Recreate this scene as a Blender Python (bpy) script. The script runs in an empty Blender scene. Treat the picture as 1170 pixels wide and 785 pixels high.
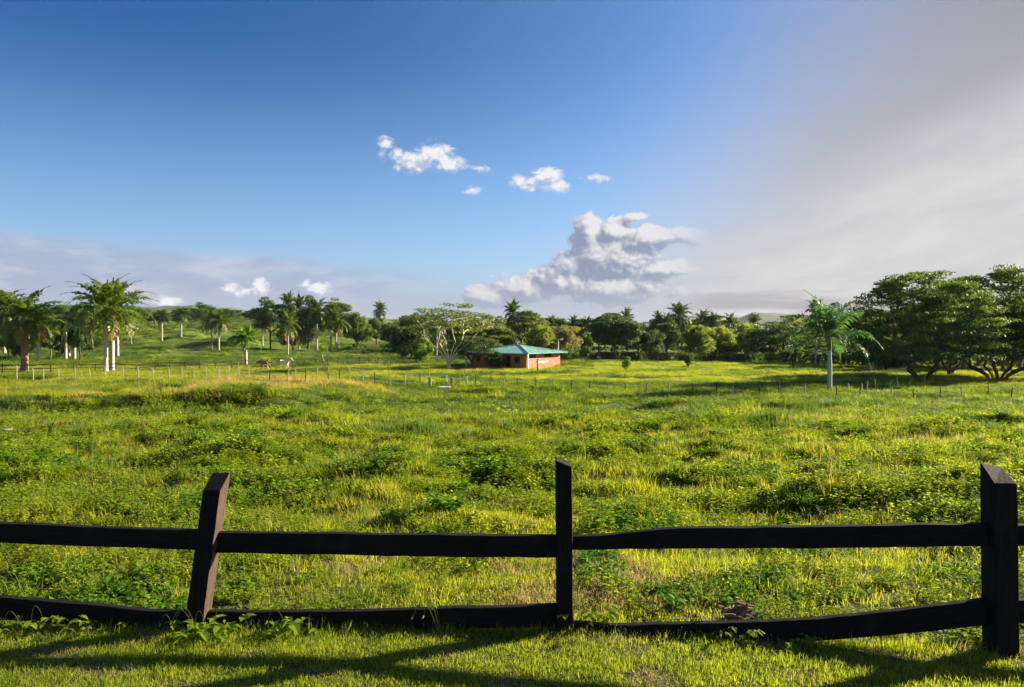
import bpy, math, random
import numpy as np
from mathutils import Vector, Matrix

R = math.radians
scene = bpy.context.scene
COL = scene.collection

# ------------------------------------------------------------------ camera
CAMZ, HOR, FPX = 2.25, 383.0, 877.5          # eye height, horizon row and focal length in photo pixels (1170x785)
cam_d = bpy.data.cameras.new("camera"); cam = bpy.data.objects.new("camera", cam_d); COL.objects.link(cam)
cam_d.sensor_width = 36; cam_d.lens = 27.0; cam_d.clip_start = 0.05; cam_d.clip_end = 9000
cam_d.shift_y = -(392.5 - HOR) / 1170.0
cam.location = (0, 0, CAMZ); cam.rotation_euler = (R(90), 0, 0)
scene.camera = cam
cy = scene.cycles
cy.max_bounces = 4; cy.diffuse_bounces = 2; cy.glossy_bounces = 1; cy.transmission_bounces = 3; cy.transparent_max_bounces = 4; cy.volume_bounces = 0
cy.use_adaptive_sampling = True; cy.adaptive_threshold = 0.02; cy.use_denoising = True

# ------------------------------------------------------------------ light
SUN_AZ, SUN_EL = 66.0, 21.0
EXPO = 1.9
world = bpy.data.worlds.new("World"); scene.world = world; world.use_nodes = True
world.cycles.sampling_method = 'MANUAL'; world.cycles.sample_map_resolution = 256
SV = Vector((math.sin(R(SUN_AZ)) * math.cos(R(SUN_EL)), math.cos(R(SUN_AZ)) * math.cos(R(SUN_EL)), math.sin(R(SUN_EL))))
sun_d = bpy.data.lights.new("sun", 'SUN'); sun_d.energy = 5.0; sun_d.angle = R(0.6); sun_d.color = (1.0, 0.84, 0.62)
sun = bpy.data.objects.new("sun", sun_d); COL.objects.link(sun)
sun.rotation_euler = SV.to_track_quat('Z', 'Y').to_euler()
sun.location = (60, 30, 60)
vs = scene.view_settings
vs.view_transform = 'Standard'; vs.look = 'None'; vs.gamma = 1; vs.use_curve_mapping = False; vs.exposure = EXPO

nt = world.node_tree; nt.nodes.clear()
class E:
    """tiny expression wrapper round shader math nodes"""
    def __init__(s, sock): s.s = sock
    def __add__(a, b): return mth('ADD', a, b)
    def __radd__(a, b): return mth('ADD', b, a)
    def __sub__(a, b): return mth('SUBTRACT', a, b)
    def __rsub__(a, b): return mth('SUBTRACT', b, a)
    def __mul__(a, b): return mth('MULTIPLY', a, b)
    def __rmul__(a, b): return mth('MULTIPLY', b, a)
    def __truediv__(a, b): return mth('DIVIDE', a, b)
def put(tree, sock, v):
    if isinstance(v, E): tree.links.new(v.s, sock)
    else: sock.default_value = v
def mth(op, *a, clamp=False, t=None):
    tree = t or nt
    n = tree.nodes.new('ShaderNodeMath'); n.operation = op; n.use_clamp = clamp
    for i, v in enumerate(a): put(tree, n.inputs[i], v)
    return E(n.outputs[0])
def sstep(x, lo, hi, t=None):
    tree = t or nt
    n = tree.nodes.new('ShaderNodeMapRange'); n.interpolation_type = 'SMOOTHSTEP'
    put(tree, n.inputs[0], x); n.inputs[1].default_value = lo; n.inputs[2].default_value = hi
    return E(n.outputs[0])
def comb(x, y, z):
    n = nt.nodes.new('ShaderNodeCombineXYZ')
    for i, v in enumerate((x, y, z)): put(nt, n.inputs[i], v)
    return E(n.outputs[0])
def noise(vec, scale, detail=6, rough=0.55, dist=0.0, t=None):
    tree = t or nt
    n = tree.nodes.new('ShaderNodeTexNoise'); n.noise_dimensions = '2D' if tree is world.node_tree else '3D'; put(tree, n.inputs['Vector'], vec)
    n.inputs['Scale'].default_value = scale; n.inputs['Detail'].default_value = detail
    n.inputs['Roughness'].default_value = rough; n.inputs['Distortion'].default_value = dist
    return E(n.outputs[0])
def mixc(f, a, b, t=None):
    tree = t or nt
    n = tree.nodes.new('ShaderNodeMix'); n.data_type = 'RGBA'
    put(tree, n.inputs[0], f)
    for k, v in ((6, a), (7, b)):
        if isinstance(v, E): tree.links.new(v.s, n.inputs[k])
        else: n.inputs[k].default_value = (*v, 1)
    return E(n.outputs[2])
def lin(r, g, b):
    f = lambda c: (c / 255 / 12.92) if c <= 10 else ((c / 255 + 0.055) / 1.055) ** 2.4
    return (f(r), f(g), f(b))
BG = 0.072
def sc(r, g, b):                              # a displayed sky colour as a value for the Background
    k = 1.0 / (BG * 2 ** EXPO)
    return tuple(c * k for c in lin(r, g, b))

tc = nt.nodes.new('ShaderNodeTexCoord'); sep = nt.nodes.new('ShaderNodeSeparateXYZ')
nt.links.new(tc.outputs['Generated'], sep.inputs[0])
dx, dy, dz = (E(o) for o in sep.outputs)
az = mth('ARCTAN2', dx, dy); el = mth('ARCSINE', dz)
def AE(px, py):
    a = math.atan((px - 585) / FPX); return a, math.atan((HOR - py) / FPX * math.cos(a))
def AEs(px, py, rx, ry):
    a, e = AE(px, py); a2, _ = AE(px + rx, py); _, e2 = AE(px, py - ry)
    return a, e, a2 - a, e2 - e
sky = nt.nodes.new('ShaderNodeTexSky'); sky.sky_type = 'NISHITA'; sky.sun_disc = False
sky.sun_elevation = R(SUN_EL); sky.sun_rotation = R(SUN_AZ); sky.air_density = 1.0; sky.dust_density = 0.6; sky.ozone_density = 3.0
sky.altitude = 50
hs = nt.nodes.new('ShaderNodeHueSaturation'); hs.inputs['Saturation'].default_value = 1.12; hs.inputs['Value'].default_value = 1.0
nt.links.new(sky.outputs[0], hs.inputs['Color'])
tn = nt.nodes.new('ShaderNodeMix'); tn.data_type = 'RGBA'; tn.blend_type = 'MULTIPLY'; tn.inputs[0].default_value = 1; tn.inputs[7].default_value = (0.55, 0.60, 0.70, 1)
nt.links.new(hs.outputs[0], tn.inputs[6])
base = E(tn.outputs[2])
# thin veil of high cloud lit from the right
def plane(p, q):
    a = Vector(((p[0] - 585) / FPX, 1, (HOR - p[1]) / FPX)); b = Vector(((q[0] - 585) / FPX, 1, (HOR - q[1]) / FPX))
    n = a.cross(b).normalized()
    if n.x < 0: n = -n
    return dx * n.x + dy * n.y + dz * n.z
v0 = plane((690, 383), (1040, -120)); v1 = plane((830, 300), (1170, 122))
sv = comb(az * 1.0, el * 3.0, 0.0)
nz = noise(sv, 3.0, 3, 0.5)
# deeper blue high up on the left, pale towards the horizon
deep = sstep(el, 0.06, 0.42) * sstep(az, 0.60, -0.25)
c = mixc(deep * 0.84, base, mixc(sstep(az, -0.5, 0.2), sc(22, 88, 158), sc(72, 116, 172)))
hz = sstep(el, 0.36, 0.0)
c = mixc(hz * 0.45, c, sc(150, 182, 222))
hz2 = sstep(el, 0.12, 0.0)
c = mixc(hz2 * 0.6, c, sc(168, 184, 210))
f0 = sstep(v0 + (nz - 0.5) * 0.10, -0.20, 0.17)
f1 = sstep(v1 + (nz - 0.5) * 0.03, -0.06, 0.045)
grain = noise(comb(az * 3.0 + el * 5.0, el * 14.0 - az * 5.0, 0.0), 1.6, 6, 0.6)
c = mixc(f0 * 0.97, c, mixc(sstep(el, 0.05, 0.42), sc(200, 197, 202), sc(158, 156, 163)))
c = mixc(f0 * f1 * 0.95, c, mixc(sstep(grain, 0.3, 0.7), sc(205, 205, 208), sc(219, 218, 218)))
st = noise(comb(az * 5.0, el * 44.0, 0.0), 1.0, 6, 0.6)
low = sstep(el, 0.085, 0.03) * sstep(az, 0.12, 0.28)
c = mixc(low * sstep(st, 0.40, 0.62) * 0.8, c, sc(163, 159, 167))
# bank of stratus on the left
band_n = noise(comb(az * 3.0, el * 13.0, 0.0), 2.6, 8, 0.6, 0.3)
ba, be = AE(0, 256); bb, bf = AE(470, 304); _, b2 = AE(200, 352)
top = (az - ba) * ((bf - be) / (bb - ba)) + be                     # sloping upper edge
in_top = sstep(top - el + (band_n - 0.5) * 0.022, -0.003, 0.016)
in_bot = sstep(el + (band_n - 0.5) * 0.03, b2 - 0.014, b2 + 0.024)
in_r = sstep(az + (band_n - 0.5) * 0.20, bb + 0.07, bb - 0.10)
stra = in_top * in_bot * in_r
lit = sstep(noise(comb(az * 5.0 + 3.0, el * 20.0, 0.0), 2.0, 6, 0.6), 0.38, 0.70)
lowlit = lit * sstep(az, -0.38, -0.50) * sstep(el, 0.085, 0.05)
cb = mixc(lowlit, mixc(lit, sc(168, 181, 208), sc(194, 203, 220)), sc(232, 221, 214))
c = mixc(mth('MINIMUM', stra * (0.62 + band_n * 0.5), 0.92), c, cb)

# cumulus
BL = [(686, 292, 40, 34), (676, 268, 24, 20), (702, 264, 24, 16), (640, 322, 44, 20), (600, 330, 40, 17), (562, 340, 34, 14), (700, 330, 70, 22),
      (735, 274, 32, 17), (770, 270, 36, 9), (727, 247, 11, 5), (652, 304, 24, 20), (762, 308, 30, 10), (715, 295, 38, 30)]
SM = [(474, 183, 27, 13), (496, 178, 26, 14), (515, 187, 22, 9), (455, 176, 12, 8), (442, 163, 8, 8), (437, 174, 5, 4), (549, 193, 9, 4), (539, 217, 8, 5), (605, 209, 20, 9), (624, 203, 22, 12), (638, 211, 16, 7),
      (685, 204, 11, 4), (262, 330, 10, 9), (279, 335, 14, 8), (295, 329, 13, 12), (364, 331, 15, 8), (350, 324, 8, 5), (190, 344, 22, 6)]
def blobs(a_, e_, L):
    out = None
    for (px, py, rx, ry) in L:
        a0, e0, ra, re = AEs(px, py, rx, ry)
        x = (a_ - a0) * (1 / ra); y = (e_ - e0) * (1 / re)
        d = (1.0 - mth('SQRT', x * x + y * y)) * min(1.0, (ry / 16.0) ** 0.5)
        if out is None: out = d
        else:
            n = mth('SMOOTH_MAX', out, d); nn = n.s.node; nn.inputs[2].default_value = 0.2; out = n
    return out
def billow(a_, e_, sc_, seed):
    """puffy heaps: folded noise in four octaves"""
    out = None; w = 1.0; wx = noise(comb(a_ + 5.0, e_ * 1.2, 0.0), sc_ * 1.3, 2, 0.5); a2 = a_ + (wx - 0.5) * (0.35 / sc_)
    for k in range(4):
        n = noise(comb(a2 + seed + k * 1.37, e_ * 1.2 - k * 2.1, 0.0), sc_ * 2.05 ** k, 0, 0.5)
        t = mth('ABSOLUTE', n * 2.0 - 1.0) * w
        out = t if out is None else out + t
        w *= 0.56
    return out
def cumulus(c, L, sc_, amp, seed, off, dark, bright, e0, e1, soft, kg=.6, kb=.9, wisp=0.5):
    b0 = blobs(az, el, L); g = b0 - blobs(az + off[0] * 3.2, el + off[1] * 3.2, L)
    h0 = billow(az, el, sc_, seed); h1 = billow(az + off[0], el + off[1], sc_, seed); h2 = billow(az + off[0] * 2.6, el + off[1] * 2.6, sc_, seed)
    wi = noise(comb(az * 1.0, el * 1.6, 0.0), sc_ * 2.2, 8, 0.68, 0.6)
    d0 = b0 + (h0 - 0.42) * amp + (wi - 0.5) * wisp + 0.16
    a = sstep(d0, 0.0, soft)
    l = sstep((h0 - h1) * kb + (h0 - h2) * kb * 0.5 + g * kg, e0, e1)
    rim = sstep(d0, 0.38, 0.02)
    l2 = mth('MAXIMUM', l, l * 0.5 + rim * 0.35, clamp=True)
    return mixc(a, c, mixc(l2, dark, bright))
fadeR = sstep(az, 0.29, 0.15)
haze_c = sstep(el, 0.085, 0.02)
big = cumulus(c, BL, 24.0, 0.66, 2.3, (0.0038, 0.0032), sc(140, 151, 176), sc(238, 234, 234), -0.30, 0.66, 0.34, 1.05, .62, .85)
big = mixc(haze_c * 0.75, big, sc(178, 184, 202))
c = mixc(fadeR * 0.94, c, big)
c = cumulus(c, SM, 34.0, 0.55, 9.1, (0.003, 0.0036), sc(180, 194, 222), sc(242, 242, 245), -0.25, 0.36, 0.80, .55, .6, 1.3)
bgn = nt.nodes.new('ShaderNodeBackground'); bgn.inputs['Strength'].default_value = BG
nt.links.new(c.s, bgn.inputs['Color'])
wo = nt.nodes.new('ShaderNodeOutputWorld'); nt.links.new(bgn.outputs[0], wo.inputs[0])

# ------------------------------------------------------------------ helpers
def smooth(a, b, x):
    t = np.clip((x - a) / (b - a), 0, 1); return t * t * (3 - 2 * t)
def _h(ix, iy, seed):
    n = (ix.astype(np.int64) * 374761393 + iy.astype(np.int64) * 668265263 + seed * 974634777) & 0xffffffff
    n = ((n ^ (n >> 13)) * 1274126177) & 0xffffffff
    n = (n ^ (n >> 16)) & 0xffff
    return n / 65535.0
def vnoise(x, y, seed=0):
    ix = np.floor(x); iy = np.floor(y); fx = x - ix; fy = y - iy
    fx = fx * fx * (3 - 2 * fx); fy = fy * fy * (3 - 2 * fy)
    a = _h(ix, iy, seed); b = _h(ix + 1, iy, seed); c_ = _h(ix, iy + 1, seed); d = _h(ix + 1, iy + 1, seed)
    return (a * (1 - fx) + b * fx) * (1 - fy) + (c_ * (1 - fx) + d * fx) * fy
def fbm(x, y, seed=0, oct=4):
    s = 0; a = 0.5; t = 0
    for i in range(oct):
        s = s + a * vnoise(x * 2 ** i + 17.3 * i, y * 2 ** i - 9.1 * i, seed + i); t += a; a *= 0.5
    return s / t

YS = np.array([-60, 7.0, 12, 20, 30, 45, 60, 80, 140, 5000.])
ZS = np.array([0.0, 0.0, -.25, -.8, -1.6, -2.45, -2.95, -3.0, -3.0, -3.0])
def swathe(x, y):
    return np.exp(-np.abs((y - (38.5 + 13 * smooth(-17, -6, x))) / 3.6) ** 2.6) * smooth(14, -2, x)
def ground(x, y):
    x = np.asarray(x, float); y = np.asarray(y, float)
    z = np.interp(y, YS, ZS) * 0.5 + np.interp(y - 2.5, YS, ZS) * 0.25 + np.interp(y + 2.5, YS, ZS) * 0.25
    act = smooth(6.6, 9.5, y)
    near = act * (1 - smooth(26, 42, y))
    z = z + near * ((fbm(x / 3.2, y / 2.4, 3, 4) - 0.5) * 0.85)
    z = z + near * smooth(11, 16, y) * (np.abs(fbm(x / 5, y / 3.5, 8, 3) - 0.5)) * 0.7
    z = z + near * ((fbm(x / 1.35, y / 1.1, 17, 3) - 0.5) * 0.30 + (np.abs(fbm(x / 2.6, y / 1.9, 19, 3) - 0.5) - .1) * 0.8 * smooth(7.5, 12, y))
    # crest of the lush strip and the drop behind it
    cy = 27 + 5 * (fbm(x / 14, y * 0, 5, 2) - 0.5) * 2 + 0.10 * np.clip(-x, -8, 14)
    z = z + 0.32 * np.exp(-((y - cy) / 5.0) ** 2) * act
    # mid field
    mid = smooth(24, 40, y)
    z = z + mid * (fbm(x / 9, y / 7, 11, 4) - 0.5) * 0.75 * (1 - smooth(90, 170, y) * 0.6)
    z = z + mid * ((fbm(x / 3.3, y / 2.4, 14, 3) - 0.5) * (1.05 - .55 * smooth(50, 66, y)) + (fbm(x / 1.7, y / 1.5, 15, 2) - 0.5) * (.42 - .22 * smooth(50, 66, y))) * (1 - smooth(66, 95, y)) * (1 - .7 * swathe(x, y)) * (1 - .7 * smooth(-8, -14, x) * smooth(41, 45, y))
    # left plateau with a bank towards us
    lm = smooth(-9, -15, x)
    edge = 43 + 3 * (fbm(x / 9, x * 0, 21, 2) - 0.5)
    z = z + lm * 1.15 * smooth(edge - .9, edge + 1.6, y) * (1 - smooth(74, 84, y))
    # the hill on the left
    hx = np.exp(-np.abs((x + 125 + (y - 400) * -0.30) / 92) ** 3.0)
    hy = np.exp(-np.abs((y - 400) / 112) ** 2.0)
    hill = 11.0 * hx * hy
    ridg = (fbm(x / 26, y / 14, 31, 4) - 0.5)
    hill = hill + hx * smooth(150, 240, y) * (1 - smooth(480, 560, y)) * ridg * 9.0 + hx * smooth(150, 220, y) * (1 - smooth(480, 560, y)) * (fbm(x / 9, y / 6, 33, 3) - .5) * 3.2
    z = z + hill
    z = z + smooth(170, 400, y) * 1.4 * (fbm(x / 60, y / 60, 41, 3) - 0.3) * smooth(-40, 20, x)
    r = np.hypot(x, y)
    z = z + smooth(600, 2400, r) * 6
    return z
def gz(x, y): return float(ground(np.array([x]), np.array([y]))[0])
def at(px, py, ymin=6.0):
    """ground point seen in the photograph at this pixel"""
    ys = np.concatenate([np.arange(ymin, 60, .1), np.arange(60, 700, .5)])
    u = (px - 585) / FPX; v = (HOR - py) / FPX
    d = CAMZ + v * ys - ground(u * ys, ys)
    k = np.where(d < 0)[0]
    y = float(ys[k[0]]) if len(k) else 300.0
    return u * y, y, gz(u * y, y)
def pz(py, y): return CAMZ + (HOR - py) / FPX * y

def link(o, parent=None):
    COL.objects.link(o)
    if parent is not None: o.parent = parent
    return o
def tag(o, label=None, cat=None, group=None, kind=None):
    if label: o['label'] = label
    if cat: o['category'] = cat
    if group: o['group'] = group
    if kind: o['kind'] = kind
    return o
def empty(name, loc, rz=0, scale=(1, 1, 1)):
    o = bpy.data.objects.new(name, None); o.location = loc; o.rotation_euler = (0, 0, rz); o.scale = scale
    o.empty_display_size = 0.3
    return link(o)
class MB:
    """collects faces; build() links them as one mesh object"""
    def __init__(s): s.v = []; s.f = []; s.n = 0; s.m = []
    def add(s, v, f, mi=0):
        s.v.append(np.asarray(v, float)); s.f += [tuple(i + s.n for i in q) for q in f]; s.m += [mi] * len(f); s.n += len(v)
    def mesh(s, name, mats, smooth_=False):
        me = bpy.data.meshes.new(name)
        v = np.concatenate(s.v) if s.v else np.zeros((0, 3))
        me.from_pydata(v.tolist(), [], s.f)
        for m in (mats if isinstance(mats, (list, tuple)) else [mats]): me.materials.append(m)
        if any(s.m): me.polygons.foreach_set('material_index', s.m)
        if smooth_: me.polygons.foreach_set('use_smooth', [True] * len(s.f))
        me.update(); return me
    def build(s, name, mats, parent=None, smooth_=False):
        return link(bpy.data.objects.new(name, s.mesh(name, mats, smooth_)), parent)
    def box(s, a, b, mi=0):
        (x0, y0, z0), (x1, y1, z1) = a, b
        s.add([(x0, y0, z0), (x1, y0, z0), (x1, y1, z0), (x0, y1, z0), (x0, y0, z1), (x1, y0, z1), (x1, y1, z1), (x0, y1, z1)],
              [(0, 3, 2, 1), (4, 5, 6, 7), (0, 1, 5, 4), (1, 2, 6, 5), (2, 3, 7, 6), (3, 0, 4, 7)], mi)
    def tube(s, pts, rad, sides=6, mi=0, cap=True):
        pts = [Vector(p) for p in pts]; n = len(pts); v = []
        for i, p in enumerate(pts):
            d = (pts[min(i + 1, n - 1)] - pts[max(i - 1, 0)]).normalized()
            a = d.cross(Vector((0.31, 0.95, 0.05))).normalized(); b = d.cross(a)
            r = rad[i] if hasattr(rad, '__len__') else rad
            for k in range(sides):
                t = 2 * math.pi * k / sides; v.append(p + a * (r * math.cos(t)) + b * (r * math.sin(t)))
        f = [(i * sides + k, i * sides + (k + 1) % sides, (i + 1) * sides + (k + 1) % sides, (i + 1) * sides + k) for i in range(n - 1) for k in range(sides)]
        if cap: f += [tuple(range(sides))[::-1], tuple((n - 1) * sides + k for k in range(sides))]
        s.add([tuple(q) for q in v], f, mi)

# ------------------------------------------------------------------ materials
def newmat(name):
    m = bpy.data.materials.new(name); m.use_nodes = True; m.node_tree.nodes.clear(); return m
def out(m, sh):
    o = m.node_tree.nodes.new('ShaderNodeOutputMaterial'); m.node_tree.links.new(sh, o.inputs[0])
def geo_pos(t):
    return E(t.nodes.new('ShaderNodeNewGeometry').outputs['Position'])
def leafmat(name, ca, cb, cc=None, transl=0.45, scale=1.2, rough=0.55, dry=None, dry_scale=.25, dry_lo=.56, dry_hi=.72, tint=(1.25, 1.15, 0.45), spec=0.25, objrnd=0.5):
    """diffuse + translucent leaf; ca/cb vary in clumps, cc by object"""
    m = newmat(name); t = m.node_tree
    p = geo_pos(t)
    n = noise(p, scale, 4, 0.6, t=t)
    f = sstep(n, 0.35, 0.65, t)
    c_ = mixc(f, ca, cb, t)
    oi = t.nodes.new('ShaderNodeObjectInfo')
    if cc: c_ = mixc(mth('MULTIPLY', E(oi.outputs['Random']), objrnd, t=t), c_, cc, t)
    if dry:
        nd = noise(p, dry_scale, 5, 0.6, t=t)
        c_ = mixc(sstep(nd, dry_lo, dry_hi, t), c_, dry, t)
    pb = t.nodes.new('ShaderNodeBsdfPrincipled'); t.links.new(c_.s, pb.inputs['Base Color'])
    pb.inputs['Roughness'].default_value = rough; pb.inputs['Specular IOR Level'].default_value = spec
    vm = t.nodes.new('ShaderNodeMix'); vm.data_type = 'RGBA'; vm.blend_type = 'MULTIPLY'; vm.inputs[0].default_value = 1
    vm.clamp_result = False
    t.links.new(c_.s, vm.inputs[6]); vm.inputs[7].default_value = (tint[0] * 1.5, tint[1] * 1.5, tint[2] * 1.5, 1)
    tr = t.nodes.new('ShaderNodeBsdfTranslucent'); t.links.new(vm.outputs[2], tr.inputs[0])
    mx = t.nodes.new('ShaderNodeMixShader'); mx.inputs[0].default_value = transl
    t.links.new(pb.outputs[0], mx.inputs[1]); t.links.new(tr.outputs[0], mx.inputs[2])
    out(m, mx.outputs[0]); return m
def solid(name, ca, cb, scale=4, rough=0.8, stretch=(1, 1, 1), bump=0.0, bscale=None, spec=0.3, detail=5, metal=0):
    m = newmat(name); t = m.node_tree
    tcn = t.nodes.new('ShaderNodeTexCoord'); mp = t.nodes.new('ShaderNodeMapping'); mp.inputs['Scale'].default_value = stretch
    t.links.new(tcn.outputs['Object'], mp.inputs[0]); p = E(mp.outputs[0])
    n = noise(p, scale, detail, 0.6, t=t)
    pb = t.nodes.new('ShaderNodeBsdfPrincipled'); t.links.new(mixc(sstep(n, 0.3, 0.7, t), ca, cb, t).s, pb.inputs['Base Color'])
    pb.inputs['Roughness'].default_value = rough; pb.inputs['Specular IOR Level'].default_value = spec; pb.inputs['Metallic'].default_value = metal
    if bump:
        b = t.nodes.new('ShaderNodeBump'); b.inputs['Strength'].default_value = 1; b.inputs['Distance'].default_value = bump
        t.links.new(noise(p, bscale or scale * 3, 6, 0.6, t=t).s, b.inputs['Height']); t.links.new(b.outputs[0], pb.inputs['Normal'])
    out(m, pb.outputs[0]); return m

M = {}
M['lawn'] = leafmat('lawn_blades', (.115, .20, .014), (.19, .26, .020), (.24, .25, .04), transl=.58, scale=2.5, dry=(.27, .22, .09), dry_scale=1.3, dry_lo=.62, dry_hi=.78, tint=(1.25, 1.15, .4))
M['grass'] = leafmat('pasture_blades', (.13, .21, .014), (.23, .28, .024), (.29, .27, .05), transl=.58, scale=.7, dry=(.26, .21, .10), dry_scale=.35, dry_lo=.56, dry_hi=.72, tint=(1.25, 1.15, .4))
M['weed'] = leafmat('weed_leaf', (.07, .155, .009), (.185, .27, .015), (.25, .28, .022), transl=.56, scale=1.1, spec=.15, rough=.6, tint=(1.25, 1.3, .35), objrnd=.8)
M['fargrass'] = leafmat('meadow_tuft', (.11, .20, .016), (.22, .28, .026), (.27, .27, .04), transl=.56, scale=.16, dry=(.26, .24, .09), dry_scale=.06, dry_lo=.55, dry_hi=.70, tint=(1.25, 1.15, .4))
M['darkgrass'] = leafmat('rank_tuft', (.035, .095, .018), (.085, .165, .026), (.14, .17, .03), transl=.38, scale=.5, dry=(.13, .09, .04), dry_scale=.22, dry_lo=.58, dry_hi=.68, tint=(1.1, 1.15, .5))
M['drystalk'] = leafmat('seed_stalk', (.26, .22, .08), (.35, .28, .14), None, transl=.4, scale=3, tint=(1.1, 1, .7))
LEAF = {
 'dark': leafmat('leaf_dark', (.026, .068, .016), (.068, .125, .024), (.04, .085, .03), transl=.40, scale=.5, spec=.35),
 'mid': leafmat('leaf_mid', (.05, .11, .018), (.11, .18, .028), (.07, .13, .025), transl=.48, scale=.4, spec=.3),
 'light': leafmat('leaf_light', (.10, .18, .028), (.19, .25, .05), (.15, .20, .035), transl=.54, scale=.35, spec=.25),
 'pale': leafmat('leaf_pale', (.16, .17, .07), (.26, .24, .12), (.14, .17, .05), transl=.45, scale=.5, spec=.25),
 'rain': leafmat('leaf_rain', (.028, .070, .017), (.085, .135, .025), None, transl=.44, scale=.3, spec=.3),
 'olive': leafmat('leaf_olive', (.05, .095, .02), (.13, .165, .04), None, transl=.46, scale=.6, spec=.3),
 'bright': leafmat('leaf_bright', (.09, .19, .018), (.16, .25, .03), None, transl=.5, scale=1.0, spec=.3),
 'hedge': leafmat('leaf_hedge', (.035, .08, .015), (.08, .13, .022), None, transl=.4, scale=.6, spec=.3),
 'palm': leafmat('palm_leaf', (.032, .080, .012), (.12, .165, .020), (.05, .10, .02), transl=.42, scale=.6, spec=.45, rough=.4),
 'palmdark': leafmat('palm_leaf_dark', (.026, .068, .018), (.075, .125, .024), (.035, .08, .024), transl=.36, scale=.6, spec=.45, rough=.4),
 'palmblue': leafmat('palm_leaf_blue', (.045, .10, .042), (.085, .145, .055), None, transl=.40, scale=.5, spec=.35, rough=.45, tint=(1.0, 1.2, .5)),
 'palmyoung': leafmat('palm_leaf_young', (.09, .20, .02), (.16, .26, .03), None, transl=.5, scale=.8, spec=.4, rough=.4),
 'palmdry': leafmat('palm_leaf_dry', (.20, .13, .06), (.30, .22, .10), None, transl=.3, scale=1.5),
}
M['palmtrunk'] = solid('palm_trunk', (.36, .32, .30), (.50, .46, .42), 3.0, .85, (1, 1, 3), .01, 8)
M['palmwhite'] = solid('palm_trunk_white', (.36, .36, .39), (.52, .52, .56), 3.0, .85, (1, 1, 3), .01, 8)
M['palmbrown'] = solid('palm_trunk_shaggy', (.16, .10, .06), (.34, .26, .18), 3.0, .9, (2, 2, 1), .03, 6)
M['shaft'] = solid('crownshaft', (.07, .14, .03), (.12, .20, .05), 3, .45)
M['bark'] = solid('bark', (.10, .08, .06), (.20, .17, .13), 3, .9, (3, 3, .7), .02, 8)
M['barkdark'] = solid('bark_dark', (.045, .036, .03), (.10, .085, .07), 3, .9, (3, 3, .7), .02, 8)
M['barkpale'] = solid('bark_pale', (.48, .40, .31), (.66, .57, .46), 2, .85, (3, 3, .7), .01, 8)

def wood_mat(name, ca, cb, cc):
    m = newmat(name); t = m.node_tree
    tcn = t.nodes.new('ShaderNodeTexCoord')
    at_ = t.nodes.new('ShaderNodeAttribute'); at_.attribute_name = 'grain'      # grain runs along each board
    p = E(at_.outputs['Vector'])
    mp = t.nodes.new('ShaderNodeMapping'); mp.inputs['Scale'].default_value = (1.2, 22, 22); t.links.new(p.s, mp.inputs[0]); g = E(mp.outputs[0])
    n1 = noise(g, 2.0, 7, 0.65, 0.4, t=t)
    n2 = noise(p, 3.0, 4, 0.6, t=t)
    c_ = mixc(sstep(n1, 0.3, 0.72, t), ca, cb, t)
    c_ = mixc(mth('MULTIPLY', sstep(n2, 0.55, 0.75, t), 0.6, t=t), c_, cc, t)
    mp2 = t.nodes.new('ShaderNodeMapping'); mp2.inputs['Scale'].default_value = (2.0, 60, 60); t.links.new(p.s, mp2.inputs[0])
    crack = sstep(noise(E(mp2.outputs[0]), 1.0, 3, 0.5, t=t), 0.60, 0.66, t)
    c_ = mixc(mth('MULTIPLY', crack, 0.8, t=t), c_, (.006, .005, .005), t)
    pb = t.nodes.new('ShaderNodeBsdfPrincipled'); t.links.new(c_.s, pb.inputs['Base Color'])
    pb.inputs['Roughness'].default_value = .8; pb.inputs['Specular IOR Level'].default_value = .15
    h = mth('SUBTRACT', n1, mth('MULTIPLY', crack, 0.8, t=t), t=t)
    b = t.nodes.new('ShaderNodeBump'); b.inputs['Distance'].default_value = .004; t.links.new(h.s, b.inputs['Height']); t.links.new(b.outputs[0], pb.inputs['Normal'])
    out(m, pb.outputs[0]); return m
M['wood'] = wood_mat('dark_stained_wood', (.0045, .0045, .006), (.010, .0095, .012), (.020, .018, .020))
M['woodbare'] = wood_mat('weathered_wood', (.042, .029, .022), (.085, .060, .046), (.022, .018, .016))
M['greypost'] = solid('grey_wood', (.22, .19, .15), (.42, .38, .32), 6, .9, (3, 3, 1), .01)
M['darkpost'] = solid('dark_post', (.025, .022, .02), (.06, .05, .042), 6, .85)
M['concrete'] = solid('pale_concrete', (.16, .24, .19), (.30, .38, .33), 5, .85)
M['whitepaint'] = solid('white_paint', (.62, .62, .60), (.8, .8, .78), 6, .7)
M['wire'] = solid('wire', (.10, .10, .10), (.2, .2, .2), 6, .6)
M['stone'] = solid('pale_stone', (.36, .33, .30), (.56, .54, .50), 7, .9, bump=.02)
M['stick'] = solid('dry_stick', (.10, .065, .04), (.24, .16, .11), 20, .9)
M['stem'] = leafmat('stem', (.12, .18, .04), (.2, .22, .06), None, transl=.3)

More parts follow.
